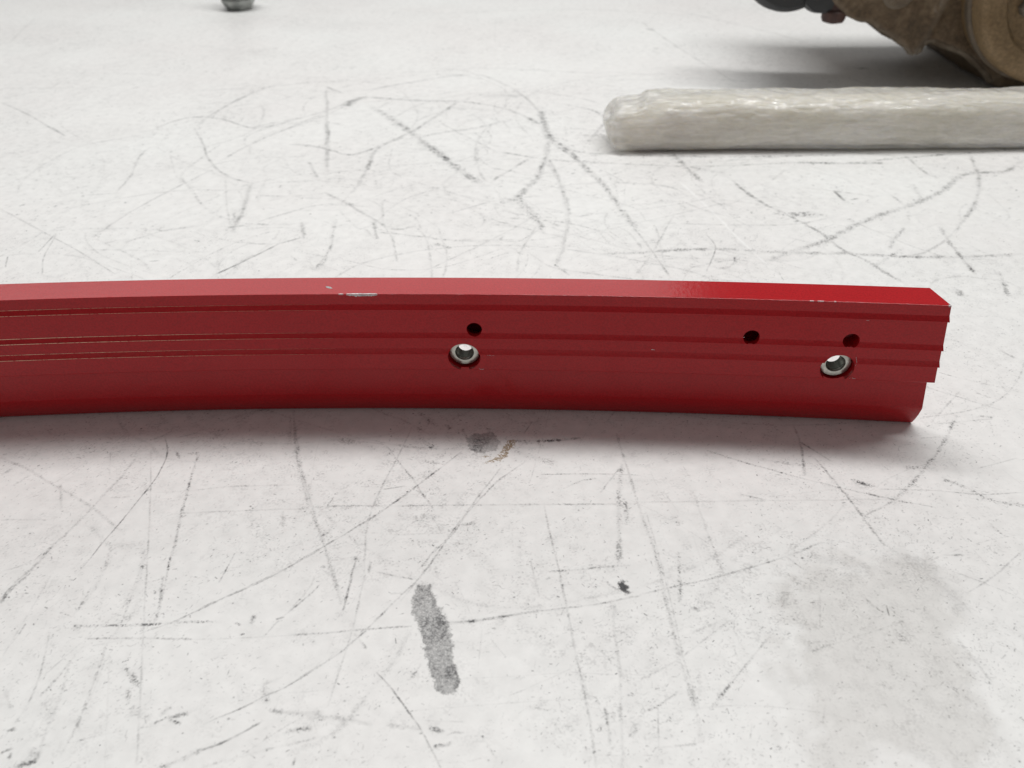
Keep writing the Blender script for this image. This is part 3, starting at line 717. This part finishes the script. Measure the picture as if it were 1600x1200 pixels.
# edges and underside of the bench top, 30 mm thick
def wall(a, b):
    f = bm.faces.new([bm.verts.new(p) for p in ((*a, 0), (*a, -.03), (*b, -.03), (*b, 0))]); f.material_index = 2
cs = [(-1.4, -.5), (1.4, -.5), (1.4, 2.2), (-1.4, 2.2)]
for i in range(4): wall(cs[i], cs[(i + 1) % 4])
f = bm.faces.new([bm.verts.new((*c, -.03)) for c in reversed(cs)]); f.material_index = 2
me = bpy.data.meshes.new('bench_top'); bm.to_mesh(me); bm.free()
bench = mesh_obj('bench_top', me, bench_material('bench_paint_near', sheets[0]))
me.materials.append(bench_material('bench_paint_far', sheets[1])); me.materials.append(bench_material('bench_paint', None))
bench['kind'] = 'structure'; bench['label'] = 'white scuffed and scratched workbench top'

# ------------------------------------------------------------------ red rail
def Yc(x): return ((0.10174035 * x - 0.20071749) * x - 0.04085168) * x + 0.27147131
m_red, nt, bs = mat('red_powder_coat')
v = obj_vec(nt)
n1 = noise_tex(nt, 1500, 2, .5, v); n2 = noise_tex(nt, 420, 3, .6, v); n3 = noise_tex(nt, 14, 3, .5, v)
c = ramp(nt, n3.outputs[0], [(.3, (.40, .008, .012)), (.7, (.435, .0095, .014))]).outputs[0]
spk = ramp(nt, n1.outputs[0], [(.35, g(.82)), (.6, g(1.05))]).outputs[0]
nt.links.new(mix(nt, 1.0, c, spk, 'MULTIPLY'), bs.inputs['Base Color'])
bs.inputs['Roughness'].default_value = .17
bs.inputs['Specular IOR Level'].default_value = .27
bump(nt, bs, n2.outputs[0], .5, .00013)
m_alu, nt, bs = mat('bare_aluminium')
v = obj_vec(nt); n1 = noise_tex(nt, 700, 3, .6, v)
nt.links.new(ramp(nt, n1.outputs[0], [(.3, g(.28)), (.7, g(.55))]).outputs[0], bs.inputs['Base Color'])
bs.inputs['Metallic'].default_value = .85; bs.inputs['Roughness'].default_value = .38
bump(nt, bs, n1.outputs[0], .5, .0002)

rail = thing('curved_rail', 'long curved red metal rail with grooved face and drilled holes across the white bench', 'rail')
PROF = [(13.4, 61.0), (13.0, 61.4), (.10, 61.4), (.03, 61.37), (0, 61.3), (0, 57.0), (-.03, 56.85), (-.66, 54.9), (-.70, 54.75), (-.66, 54.6), (.35, 54.35),
        (.4, 54.1), (.4, 44.0), (.37, 43.85), (-.26, 41.9), (-.30, 41.75), (-.26, 41.6), (.75, 41.35), (.8, 41.1), (.8, 36.3), (.77, 36.15), (.14, 34.1), (.10, 33.95), (.14, 33.8), (1.15, 33.55),
        (1.2, 33.3), (1.25, 26.0), (1.4, 25.75), (3.4, 25.7), (3.5, 25.2), (3.5, 16), (3.5, 11.6), (3.65, 10.9), (4.9, 7.4), (6.4, 3.9), (8.0, .8), (8.7, .05), (13.0, .05),
        (13.0, 2.5), (9.6, 4.0), (9.2, 6), (9.2, 37), (13.4, 38)]
def x_end(o, z):
    return (161.3 + .135 * (61.3 - z) - .19 * o - (1.4 if z < 25.7 else 0)) / 1000
X0 = -.40
us = np.linspace(0, 1, 150)
bm = bmesh.new(); rings = []
for u in us:
    ring = []
    for o, z in PROF:
        xe = x_end(o, z); x = X0 + u * (xe - X0)
        ring.append(bm.verts.new((x, Yc(x) + o / 1000, z / 1000)))
    rings.append(ring)
n = len(PROF)
for a, b in zip(rings, rings[1:]):
    for k in range(n): bm.faces.new((a[k], b[k], b[(k + 1) % n], a[(k + 1) % n]))
bm.faces.new(rings[0]); bm.faces.new(list(reversed(rings[-1])))
body = from_bm('rail_body', bm, m_red, rail, smooth=None)
SMALL = [(-.01451, .04553, .0030, .0112), (.09225, .04446, .0031, .0112), (.12958, .04436, .0031, .0075)]
BIG = [(-.01909, .0320), (.12752, .0308)]
cutters = []
def yaw_at(x): return math.atan(Yc(x + .001) - Yc(x)) if 0 else math.atan((Yc(x + .001) - Yc(x - .001)) / .002)
def cutter(x, z, prof):
    bm, rg_ = lathe([(r, p) for r, p in prof], 'Y', 40)
    bm.faces.new(rg_[0]); bm.faces.new(list(reversed(rg_[-1])))
    bmesh.ops.recalc_face_normals(bm, faces=bm.faces)
    me = bpy.data.meshes.new('cutter'); bm.to_mesh(me); bm.free()
    me.materials.append(m_red)
    o = bpy.data.objects.new('cutter', me); C.objects.link(o)
    o.location = (x, Yc(x), z); o.rotation_euler.z = yaw_at(x); cutters.append(o)
for x, z, r, d in SMALL: cutter(x, z, [(r, -.003), (r, .0022), (.0070, .0024), (.0070, d), (.0001, d + .0012)] if d > .01 else [(r, -.003), (r, d), (.0001, d + .0015)])
for x, z in BIG:
    cutter(x, z, [(.0065, -.003), (.0065, .0066)]); cutter(x, z, [(.0044, .006), (.0044, .02)])
bpy.context.view_layer.update()
for cu in cutters:
    mo = body.modifiers.new('b', 'BOOLEAN'); mo.operation = 'DIFFERENCE'; mo.object = cu; mo.solver = 'EXACT'
apply_mods(body)
for cu in cutters: bpy.data.objects.remove(cu)
body.data.shade_smooth(); body.data.set_sharp_from_angle(angle=math.radians(11))
body.name = 'rail_body'

# threaded nut inserts, bright plated steel, M6 bore with cut threads
m_nut, nt, bs = mat('plated_steel')
v = obj_vec(nt); n1 = noise_tex(nt, 500, 3, .6, v)
nt.links.new(ramp(nt, n1.outputs[0], [(.3, (.42, .42, .38)), (.7, (.60, .60, .55))]).outputs[0], bs.inputs['Base Color'])
bs.inputs['Metallic'].default_value = .9; bs.inputs['Roughness'].default_value = .33
bump(nt, bs, n1.outputs[0], .25, .0001)
th = []
k = 0
p = .0012
while p < .0058:
    th += [(.00335, p), (.00335, p + .00012), (.0030, p + .0004), (.0030, p + .0005)]; p += .00082
prof = [(.0034, .0062), (.0034, .0012), (.0037, .0003), (.0038, 0), (.0054, 0), (.0059, .0002), (.0059, .0011), (.0043, .0012), (.0043, .0060), (.0041, .0062), (.0034, .0062)]
bmn, rr = lathe(prof, 'Y', 48); bmesh.ops.remove_doubles(bmn, verts=bmn.verts, dist=1e-6)
nut0 = from_bm('threaded_insert', bmn, m_nut, rail, smooth=40)
m_thr, nt, bs = mat('dark_thread_steel')
bs.inputs['Base Color'].default_value = (.16, .17, .145, 1); bs.inputs['Metallic'].default_value = .8; bs.inputs['Roughness'].default_value = .3
bmn, rr = lathe([(.00345, .0011)] + th + [(.00345, .0060)], 'Y', 48)
thr0 = from_bm('thread', bmn, m_thr, nut0, smooth=40)
for i, (x, z) in enumerate(BIG):
    o = nut0 if i == 0 else nut0.copy()
    if i:
        C.objects.link(o); o.parent = rail
        t_ = thr0.copy(); C.objects.link(t_); t_.parent = o
    yw = yaw_at(x)
    o.location = (x - .0035 * math.sin(yw), Yc(x) + .0040, z + .0004); o.rotation_euler.z = yw

# chips where the coating is knocked off and the aluminium shows
def chip_edge(x0, x1, wt, wf, seed):
    """irregular bare patch wrapped over the upper front edge."""
    r = random.Random(seed); bm = bmesh.new(); N = 26; rows = []
    for i in range(N):
        t = i / (N - 1); x = x0 + (x1 - x0) * t; env = math.sin(math.pi * min(1, max(0, t * .97 + .015))) ** .5
        a = wt * env * r.uniform(.35, 1); b = wf * env * r.uniform(.35, 1); y = Yc(x); e = .00005
        pts = [(y + .00022 + a, .0614 + e), (y + .00022, .0614 + e), (y + .00006 - e * .6, .06134 + e * .6), (y - e, .06118), (y - e, .06118 - b)]
        rows.append([bm.verts.new((x, *p_)) for p_ in pts])
    for a, b in zip(rows, rows[1:]):
        for k in range(4): bm.faces.new((a[k], b[k], b[k + 1], a[k + 1]))
    return from_bm('paint_chip', bm, m_alu, rail, smooth=60)
def px_x(px): return (px - 800) * .2405 / 1000   # along the upper front edge
c1 = chip_edge(-.0625, -.0507, .0005, .0011, 1); c1['label'] = 'silver chip in the paint along the upper front edge'
chip_edge(-.0655, -.0636, .0002, .0001, 2)
chip_edge(.1108, .1122, .00005, .00006, 3); chip_edge(.1136, .1158, .00006, .00008, 4); chip_edge(.1195, .1203, .0001, .0001, 6)
chip_edge(.1603, .1613, .0008, .0005, 5)
def chip_flat(pts, place, name='paint_chip'):
    bm = bmesh.new(); bm.faces.new([bm.verts.new(place(a, b)) for a, b in pts]); return from_bm(name, bm, m_alu, rail, smooth=None)
tx = -.0700
ct = chip_flat([(-1.4, .5), (-.6, -.4), (.3, -.9), (1.6, -1.1), (1.0, -.1), (.5, .5), (-.4, .9), (-1.0, 1.0)], lambda a, b: (tx + a / 1000, Yc(tx) + .0052 + b * .9 / 1000, .06146))
ct['label'] = 'small silver chip on the top face'
def front(x, z, o): return lambda a, b: (x + a / 1000, Yc(x + a / 1000) + o / 1000 - .00005, z + b / 1000)
chip_flat([(-.7, .12), (-.1, .16), (.8, -.02), (.7, -.12), (0, -.02), (-.6, -.05)], front(.0555, .0372, .8))
chip_flat([(-.5, .03), (.6, .05), (.6, -.05), (-.5, -.06)], front(.1335, .0536, .4))
for dx in (-1.1, -.5, -.2, .1, .7, 1.3):
    chip_flat([(-.10, .06), (.12, .05), (.1, -.05), (-.1, -.06)], front(-.0085 + dx / 1000, .0329, 1.2))
# burrs curled up by the drill beside the two large holes
def burr(pts, r=.00009):
    bm = bmesh.new(); prev = None
    for q, p_ in enumerate(pts):
        ring = [bm.verts.new((p_[0] + r * math.cos(a), p_[1] - .0001, p_[2] + r * math.sin(a))) for a in (0, 2.1, 4.2)]
        if prev:
            for k in range(3): bm.faces.new((prev[k], prev[(k + 1) % 3], ring[(k + 1) % 3], ring[k]))
        prev = ring
    return from_bm('drill_burr', bm, m_alu, rail)
def fp(x, z, o): return (x, Yc(x) + o / 1000, z)
burr([fp(.1327, .0251, 3.0), fp(.1333, .0264, 1.15), fp(.1335, .0269, .9)])
burr([fp(.1342, .0266, 1.2), fp(.1350, .0264, 1.1), fp(.1355, .0264, 1.2)])
burr([fp(.1332, .0369, .7), fp(.1339, .0345, .2), fp(.1341, .0325, 1.1)], .00006)
burr([fp(-.0133, .0264, 1.2), fp(-.0121, .0261, 1.1), fp(-.0113, .0263, 1.2)], .00007)

# painted glints: pale strips for light caught on the groove lips, left end
m_glint, nt, bs = mat('painted_groove_glint')
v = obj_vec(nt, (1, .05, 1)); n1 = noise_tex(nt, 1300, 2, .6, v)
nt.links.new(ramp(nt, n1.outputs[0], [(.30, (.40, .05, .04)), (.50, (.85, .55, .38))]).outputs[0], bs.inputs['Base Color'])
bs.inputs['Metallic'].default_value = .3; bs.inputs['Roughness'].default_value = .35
def glint_line(o, z, xa, xb, w0, w1):
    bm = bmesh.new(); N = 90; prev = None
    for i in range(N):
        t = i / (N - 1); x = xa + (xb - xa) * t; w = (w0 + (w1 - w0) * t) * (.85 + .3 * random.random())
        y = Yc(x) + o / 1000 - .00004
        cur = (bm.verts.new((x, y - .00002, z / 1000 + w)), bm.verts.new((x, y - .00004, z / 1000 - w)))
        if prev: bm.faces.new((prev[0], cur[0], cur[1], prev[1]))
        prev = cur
    return from_bm('painted_glint', bm, m_glint, rail, smooth=None)
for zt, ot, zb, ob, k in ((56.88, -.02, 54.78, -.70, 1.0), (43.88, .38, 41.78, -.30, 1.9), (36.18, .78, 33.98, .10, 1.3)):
    glint_line(ot, zt, -.32, -.070, .00010 * k, .00001); glint_line(ob, zb, -.32, -.070, .00011 * k, .00001)

# ------------------------------------------------------------------ tube wrapped in plastic film
m_tube, nt, bs = mat('pale_tube')
v = obj_vec(nt); n2 = noise_tex(nt, 24, 4, .6, v); n3 = noise_tex(nt, 600, 3, .6, v)
c = ramp(nt, n2.outputs[0], [(.3, (.75, .71, .60)), (.7, (.89, .86, .79))]).outputs[0]
sp = ramp(nt, n3.outputs[0], [(.24, (.3, .26, .2)), (.31, g(1))]).outputs[0]
nt.links.new(mix(nt, .6, c, sp, 'MULTIPLY'), bs.inputs['Base Color']); bs.inputs['Roughness'].default_value = .5
bs.inputs['Subsurface Weight'].default_value = .8; bs.inputs['Subsurface Scale'].default_value = .012; bs.inputs['Subsurface Radius'].default_value = (1, .95, .8)
m_film, nt, bs = mat('cloudy_plastic_film')
v = obj_vec(nt, (1, 3, 3)); n1 = noise_tex(nt, 42, 6, .7, v); n2 = noise_tex(nt, 20, 5, .7, v)
vs = obj_vec(nt, (.16, 3, 3)); n4 = noise_tex(nt, 90, 4, .6, vs)
c = ramp(nt, n2.outputs[0], [(.3, (.80, .78, .70)), (.7, (.93, .91, .88))]).outputs[0]
nt.links.new(c, bs.inputs['Base Color']); bs.inputs['Roughness'].default_value = .24
bs.inputs['Coat Weight'].default_value = .9; bs.inputs['Coat Roughness'].default_value = .12
bs.inputs['Subsurface Weight'].default_value = .8; bs.inputs['Subsurface Scale'].default_value = .008; bs.inputs['Subsurface Radius'].default_value = (1, .95, .8)
al = ramp(nt, mix(nt, .5, n1.outputs[0], n4.outputs[0]), [(.35, g(.38)), (.62, g(.78))]).outputs[0]
nt.links.new(al, bs.inputs['Alpha'])
hs = nt.nodes.new('ShaderNodeMath'); hs.operation = 'MULTIPLY_ADD'; hs.inputs[1].default_value = .5
nt.links.new(n4.outputs[0], hs.inputs[0]); nt.links.new(n1.outputs[0], hs.inputs[2])
bump(nt, bs, hs.outputs[0], .9, .004)
bm = bmesh.new(); NV, NU = 120, 420; rings = []
def tube_start(a):
    z = math.sin(a)
    s = .069 + .005 * max(0, -z) ** 2 + .006 * max(0, z) ** 2
    return s
for i in range(NU):
    ring = []
    for k in range(NV):
        a = 2 * math.pi * k / NV; ca, sa = math.cos(a), math.sin(a)
        e = .62 if sa > 0 else .42
        cy = math.copysign(abs(ca) ** e, ca); cz = math.copysign(abs(sa) ** e, sa)
        if i < 16:
            t = i / 15; q = math.sin(t * math.pi / 2) ** .75; xx = tube_start(a) + .008 * (1 - math.cos(t * math.pi / 2))
        else:
            t = (i - 15) / (NU - 16); q = 1; xs = tube_start(a) + .008; xx = xs + t ** 1.35 * (.62 - xs)
        w = mnoise.fractal(Vector((xx * 26, ca * 1.3, sa * 1.3 + 4)), 1.0, 2.0, 4) * .0014
        w += abs(mnoise.noise(Vector((xx * 60, ca * 5, sa * 5)))) * .0010
        w += (.5 - abs(mnoise.noise(Vector((xx * 95 + sa * 9, ca * 7, sa * 7))))) * .0012
        w += .0016 * math.exp(-((sa - .72 - .12 * math.sin(xx * 40)) / .06) ** 2) * mnoise.noise(Vector((xx * 35, 3, 1)))
        hz, hy = .0183, .0205
        if sa > .5: hz += .0012 * max(0, mnoise.noise(Vector((xx * 14, 9, 2))))
        stp = min(1, max(0, (xx - .092 - .004 * ca) / .009)); stp = stp * stp * (3 - 2 * stp)
        if sa > 0: hz *= (.66 + .10 * min(1, max(0, (xx - .072) / .02)) + .24 * stp)
        lean = .0015 * math.sin(xx * 13)
        ring.append(bm.verts.new((xx, .5995 + lean + (hy * cy) * q + w * ca, .0183 + (hz * cz) * q + w * sa * (1 if sa > -.4 else .1))))
    rings.append(ring)
for a, b in zip(rings, rings[1:]):
    for k in range(NV): bm.faces.new((a[k], b[k], b[(k + 1) % NV], a[(k + 1) % NV]))
bm.faces.new(rings[0]); bm.faces.new(rings[-1])
tube = thing('wrapped_tube', '', 'wrapped tube', (.34, .60, 0))
fl = from_bm('plastic_film', bm, m_film, tube, smooth=70); fl.location = (-.34, -.60, 0)
bm = bmesh.new(); prev = None
for xx in (.083, .0845, .087, .091, .098, .106, .115, .2, .35, .5, .612):
    k_ = {.083: .45, .0845: .7, .087: .88, .091: .96}.get(xx, 1.0); cur = []
    for k in range(32):
        a = 2 * math.pi * k / 32; ca, sa = math.cos(a), math.sin(a); e = .45 if sa < 0 else .6
        top = -.0115 * min(1, max(0, (.113 - xx) / .012)) * max(0, sa)
        cur.append(bm.verts.new((xx - .34, -.0005 + k_ * .0180 * math.copysign(abs(ca) ** e, ca), .0178 + k_ * .0160 * math.copysign(abs(sa) ** e, sa) + top)))
    if prev:
        for k in range(32): bm.faces.new((prev[k], cur[k], cur[(k + 1) % 32], prev[(k + 1) % 32]))
    else: bm.faces.new(cur)
    prev = cur
bm.faces.new(prev)
from_bm('inner_tube', bm, m_tube, tube, smooth=50)
tube['label'] = 'tube wrapped in cloudy wrinkled plastic film lying behind the red rail'; tube['category'] = 'wrapped tube'

# ------------------------------------------------------------------ machine casting at the far right
m_cast, nt, bs = mat('grimy_cast_metal')
v = obj_vec(nt); n1 = noise_tex(nt, 22, 6, .65, v); n2 = noise_tex(nt, 260, 4, .7, v); n3 = noise_tex(nt, 9, 4, .6, v)
c = ramp(nt, n1.outputs[0], [(.28, (.05, .038, .024)), (.48, (.14, .095, .055)), (.60, (.20, .145, .09)), (.72, (.33, .30, .26))]).outputs[0]
s_ = ramp(nt, n2.outputs[0], [(.3, g(.55)), (.7, g(1.25))]).outputs[0]
geo = nt.nodes.new('ShaderNodeNewGeometry')
pe = ramp(nt, geo.outputs['Pointiness'], [(.51, g(0)), (.60, g(1))]).outputs[0]
cc = mix(nt, pe, mix(nt, 1.0, c, s_, 'MULTIPLY'), (.17, .145, .115))
nt.links.new(cc, bs.inputs['Base Color'])
bs.inputs['Metallic'].default_value = .25; bs.inputs['Roughness'].default_value = .62
bump(nt, bs, n2.outputs[0], .6, .0012)
m_disc, nt, bs = mat('bronze_flange_paint')
v = obj_vec(nt); n1 = noise_tex(nt, 30, 6, .65, v); n2 = noise_tex(nt, 420, 4, .7, v)
c = ramp(nt, n1.outputs[0], [(.3, (.19, .125, .06)), (.7, (.30, .21, .115))]).outputs[0]
s_ = ramp(nt, n2.outputs[0], [(.3, g(.6)), (.7, g(1.25))]).outputs[0]
nt.links.new(mix(nt, 1.0, c, s_, 'MULTIPLY'), bs.inputs['Base Color'])
bs.inputs['Metallic'].default_value = .3; bs.inputs['Roughness'].default_value = .6
bump(nt, bs, n2.outputs[0], .5, .001)
m_rub, nt, bs = mat('black_rubber')
bs.inputs['Base Color'].default_value = (.022, .023, .025, 1); bs.inputs['Roughness'].default_value = .5
m_nub, nt, bs = mat('rusty_red_plug')
v = obj_vec(nt); n1 = noise_tex(nt, 120, 4, .6, v)
nt.links.new(ramp(nt, n1.outputs[0], [(.3, (.035, .016, .013)), (.7, (.09, .04, .03))]).outputs[0], bs.inputs['Base Color']); bs.inputs['Roughness'].default_value = .6

mach = thing('machine_casting', 'grimy brown cast metal machine housing with a round bronze flange, behind the wrapped tube', 'machine part', (.40, .78, 0))
def rel(o): o.location = Vector(o.location) - Vector(mach.location); return o
OUT = [(253.8, 83.2), (264.0, 72.1), (276.0, 60.1), (292.6, 53.6), (300.9, 54.6), (307.4, 49.0), (319.4, 43.5), (337.8, 32.4), (346.1, 27.8), (346.1, 35.2), (348.9, 41.6), (366.4, 36.1), (390.4, 26.9), (408.0, 14.9), (420.0, 0.6), (445, 0.6), (490, 0.6), (530, 30), (545, 130), (490, 205), (395, 240), (310, 220), (265, 170), (243, 105)]
bm = bmesh.new()
f = bm.faces.new([bm.verts.new((x / 1000, .724, z / 1000)) for x, z in OUT])
ex = bmesh.ops.extrude_face_region(bm, geom=[f])
bmesh.ops.translate(bm, verts=[e for e in ex['geom'] if isinstance(e, bmesh.types.BMVert)], vec=(0, .15, 0))
cast = from_bm('housing', bm, None, None, smooth=None)
mo = cast.modifiers.new('r', 'REMESH'); mo.mode = 'VOXEL'; mo.voxel_size = .0028
mo = cast.modifiers.new('s', 'SMOOTH'); mo.iterations = 4; mo.factor = .5
apply_mods(cast)
nv = len(cast.data.vertices); nrm = np.empty(nv * 3, np.float32); cos = np.empty(nv * 3, np.float32)
cast.data.vertices.foreach_get('normal', nrm); cast.data.vertices.foreach_get('co', cos)
for i in range(nv):
    co = Vector(cos[3 * i:3 * i + 3]); nn = Vector(nrm[3 * i:3 * i + 3])
    k = mnoise.fractal(co * 26, 1.0, 2.0, 4) * .0016 + mnoise.noise(co * 9) * .0015
    # hollow panels and webs
    rib = math.exp(-((co.x - .362 - (co.z - .1) * .25) / .005) ** 2) * .003
    co = co + nn * k + Vector((0, -rib, 0)) * (1 if nn.y < -.3 else 0)
    cos[3 * i:3 * i + 3] = (co.x, co.y, max(co.z, .0006))
cast.data.vertices.foreach_set('co', cos)
cast.data.materials.append(m_cast); cast.data.shade_smooth(); cast.parent = mach; rel(cast)
def part_lathe(name, prof, axis, loc, m, n=64, smooth=35, wob=None):
    b_, r_ = lathe(prof, axis, n, wob); b_.faces.new(r_[0]); b_.faces.new(list(reversed(r_[-1])))
    o = from_bm(name, b_, m, mach, smooth); o.location = loc; return rel(o)
part_lathe('flange', [(.060, .05), (.0735, .045), (.0745, .041), (.0745, .006), (.0725, .002), (.069, 0), (.058, -.001), (.055, .003), (.032, .003), (.030, 0), (.012, 0)], 'Y', (0.4417, 0.6849, 0.0882), m_disc, 96)
part_lathe('flange_rim', [(.0745, .030), (.0765, .028), (.0768, .022), (.0750, .020)], 'Y', (0.4417, 0.6849, 0.0882), m_cast, 96)
part_lathe('rubber_boot', [(.020, -.004), (.034, -.002), (.0385, .004), (.0395, .012), (.0385, .05), (.036, .055)], 'Y', (0.2312, 0.7338, 0.1002), m_rub)
part_lathe('bracket', [(.010, -.012), (.018, -.010), (.020, 0), (.020, .04)], 'Y', (0.2594, 0.7384, 0.0804), m_rub, 40)
part_lathe('drain_plug', [(.003, -.0015), (.0085, 0), (.0098, .003), (.0098, .008), (.0075, .010), (.0075, .02)], 'Z', (0.2709, 0.7338, 0.0550), m_nub, 24)
m_edge, nt, bs = mat('worn_cast_edge')
v = obj_vec(nt); n1 = noise_tex(nt, 90, 5, .7, v)
nt.links.new(ramp(nt, n1.outputs[0], [(.35, (.10, .072, .045)), (.65, (.21, .175, .135))]).outputs[0], bs.inputs['Base Color'])
bs.inputs['Metallic'].default_value = .3; bs.inputs['Roughness'].default_value = .55; bump(nt, bs, n1.outputs[0], .6, .002)
def bead(name, pts, r):
    L = smooth_line([c_ for p_ in pts for c_ in p_[:2]], 3.0); b_ = bmesh.new(); prev = None
    for q, (x, z) in enumerate(L):
        a_ = L[min(q + 1, len(L) - 1)] - L[max(q - 1, 0)]; t_ = a_ / (np.linalg.norm(a_) + 1e-9)
        rr_ = r * (1 + .25 * mnoise.noise(Vector((x * .08, z * .08, 3)))) * (.4 if q in (0, len(L) - 1) else 1)
        cur = []
        for k in range(10):
            an = 2 * math.pi * k / 10
            cur.append(b_.verts.new(((x - t_[1] * rr_ * math.cos(an)) / 1000, .7275 - rr_ * .8 * math.sin(an) / 1000, max(.0008, (z + t_[0] * rr_ * math.cos(an)) / 1000))))
        if prev:
            for k in range(10): b_.faces.new((prev[k], cur[k], cur[(k + 1) % 10], prev[(k + 1) % 10]))
        else: b_.faces.new(cur)
        prev = cur
    b_.faces.new(prev); return rel(from_bm(name, b_, m_edge, mach, 60))
bead('edge_rim', [(348.0, 35.2), (352.6, 42.1), (366.4, 37.5), (380.3, 32.9), (390.4, 27.8), (408.9, 13.9), (417.2, 4.7)], 3.4)
bead('web', [(345.2, 29.6), (348.0, 53.6), (354.4, 81.3), (365.5, 118.2)], 4.2)
bead('web', [(305.5, 53.6), (318.4, 47.2), (332.3, 38.9), (343.4, 29.6)], 3.0)
part_lathe('boss', [(.004, -.006), (.011, -.006), (.0135, -.003), (.014, .006)], 'Y', (0.3166, 0.7264, 0.0795), m_cast, 32)
for a in (25, 80, 140, 200, 260, 320):
    ar = math.radians(a)
    part_lathe('flange_bolt', [(.004, -.0055), (.0062, -.0045), (.0062, .003)], 'Y', (.4417 + .042 * math.cos(ar), .6849, .0882 + .042 * math.sin(ar)), m_cast, 6, 20)

# ------------------------------------------------------------------ grey metal fitting at the far left
m_zinc, nt, bs = mat('dull_zinc')
v = obj_vec(nt); n1 = noise_tex(nt, 60, 4, .6, v)
nt.links.new(ramp(nt, n1.outputs[0], [(.3, (.16, .17, .165)), (.7, (.42, .43, .41))]).outputs[0], bs.inputs['Base Color'])
bs.inputs['Metallic'].default_value = .75; bs.inputs['Roughness'].default_value = .36; bump(nt, bs, n1.outputs[0], .3, .001)
fit = thing('pipe_fitting', 'small ribbed grey metal fitting standing alone at the far edge of the picture, upper left', 'fitting', (-.3255, 1.079, 0))
b_, r_ = lathe([(.0125, .0006), (.0145, .0004), (.0155, .002), (.0195, .0085), (.0200, .012), (.0185, .0135), (.0185, .015)], 'Z', 8); b_.faces.new(r_[0]); b_.faces.new(r_[-1])
o = from_bm('octagon_base', b_, m_zinc, fit, 20); o.rotation_euler.z = math.radians(22.5)
b_, r_ = lathe([(.0170, .0150), (.0215, .0170), (.0225, .021), (.0215, .025), (.019, .027), (.0225, .030), (.0225, .036), (.018, .040), (.018, .060), (.014, .061)], 'Z', 48); b_.faces.new(r_[0]); b_.faces.new(r_[-1])
from_bm('ribbed_collar', b_, m_zinc, fit, 30)
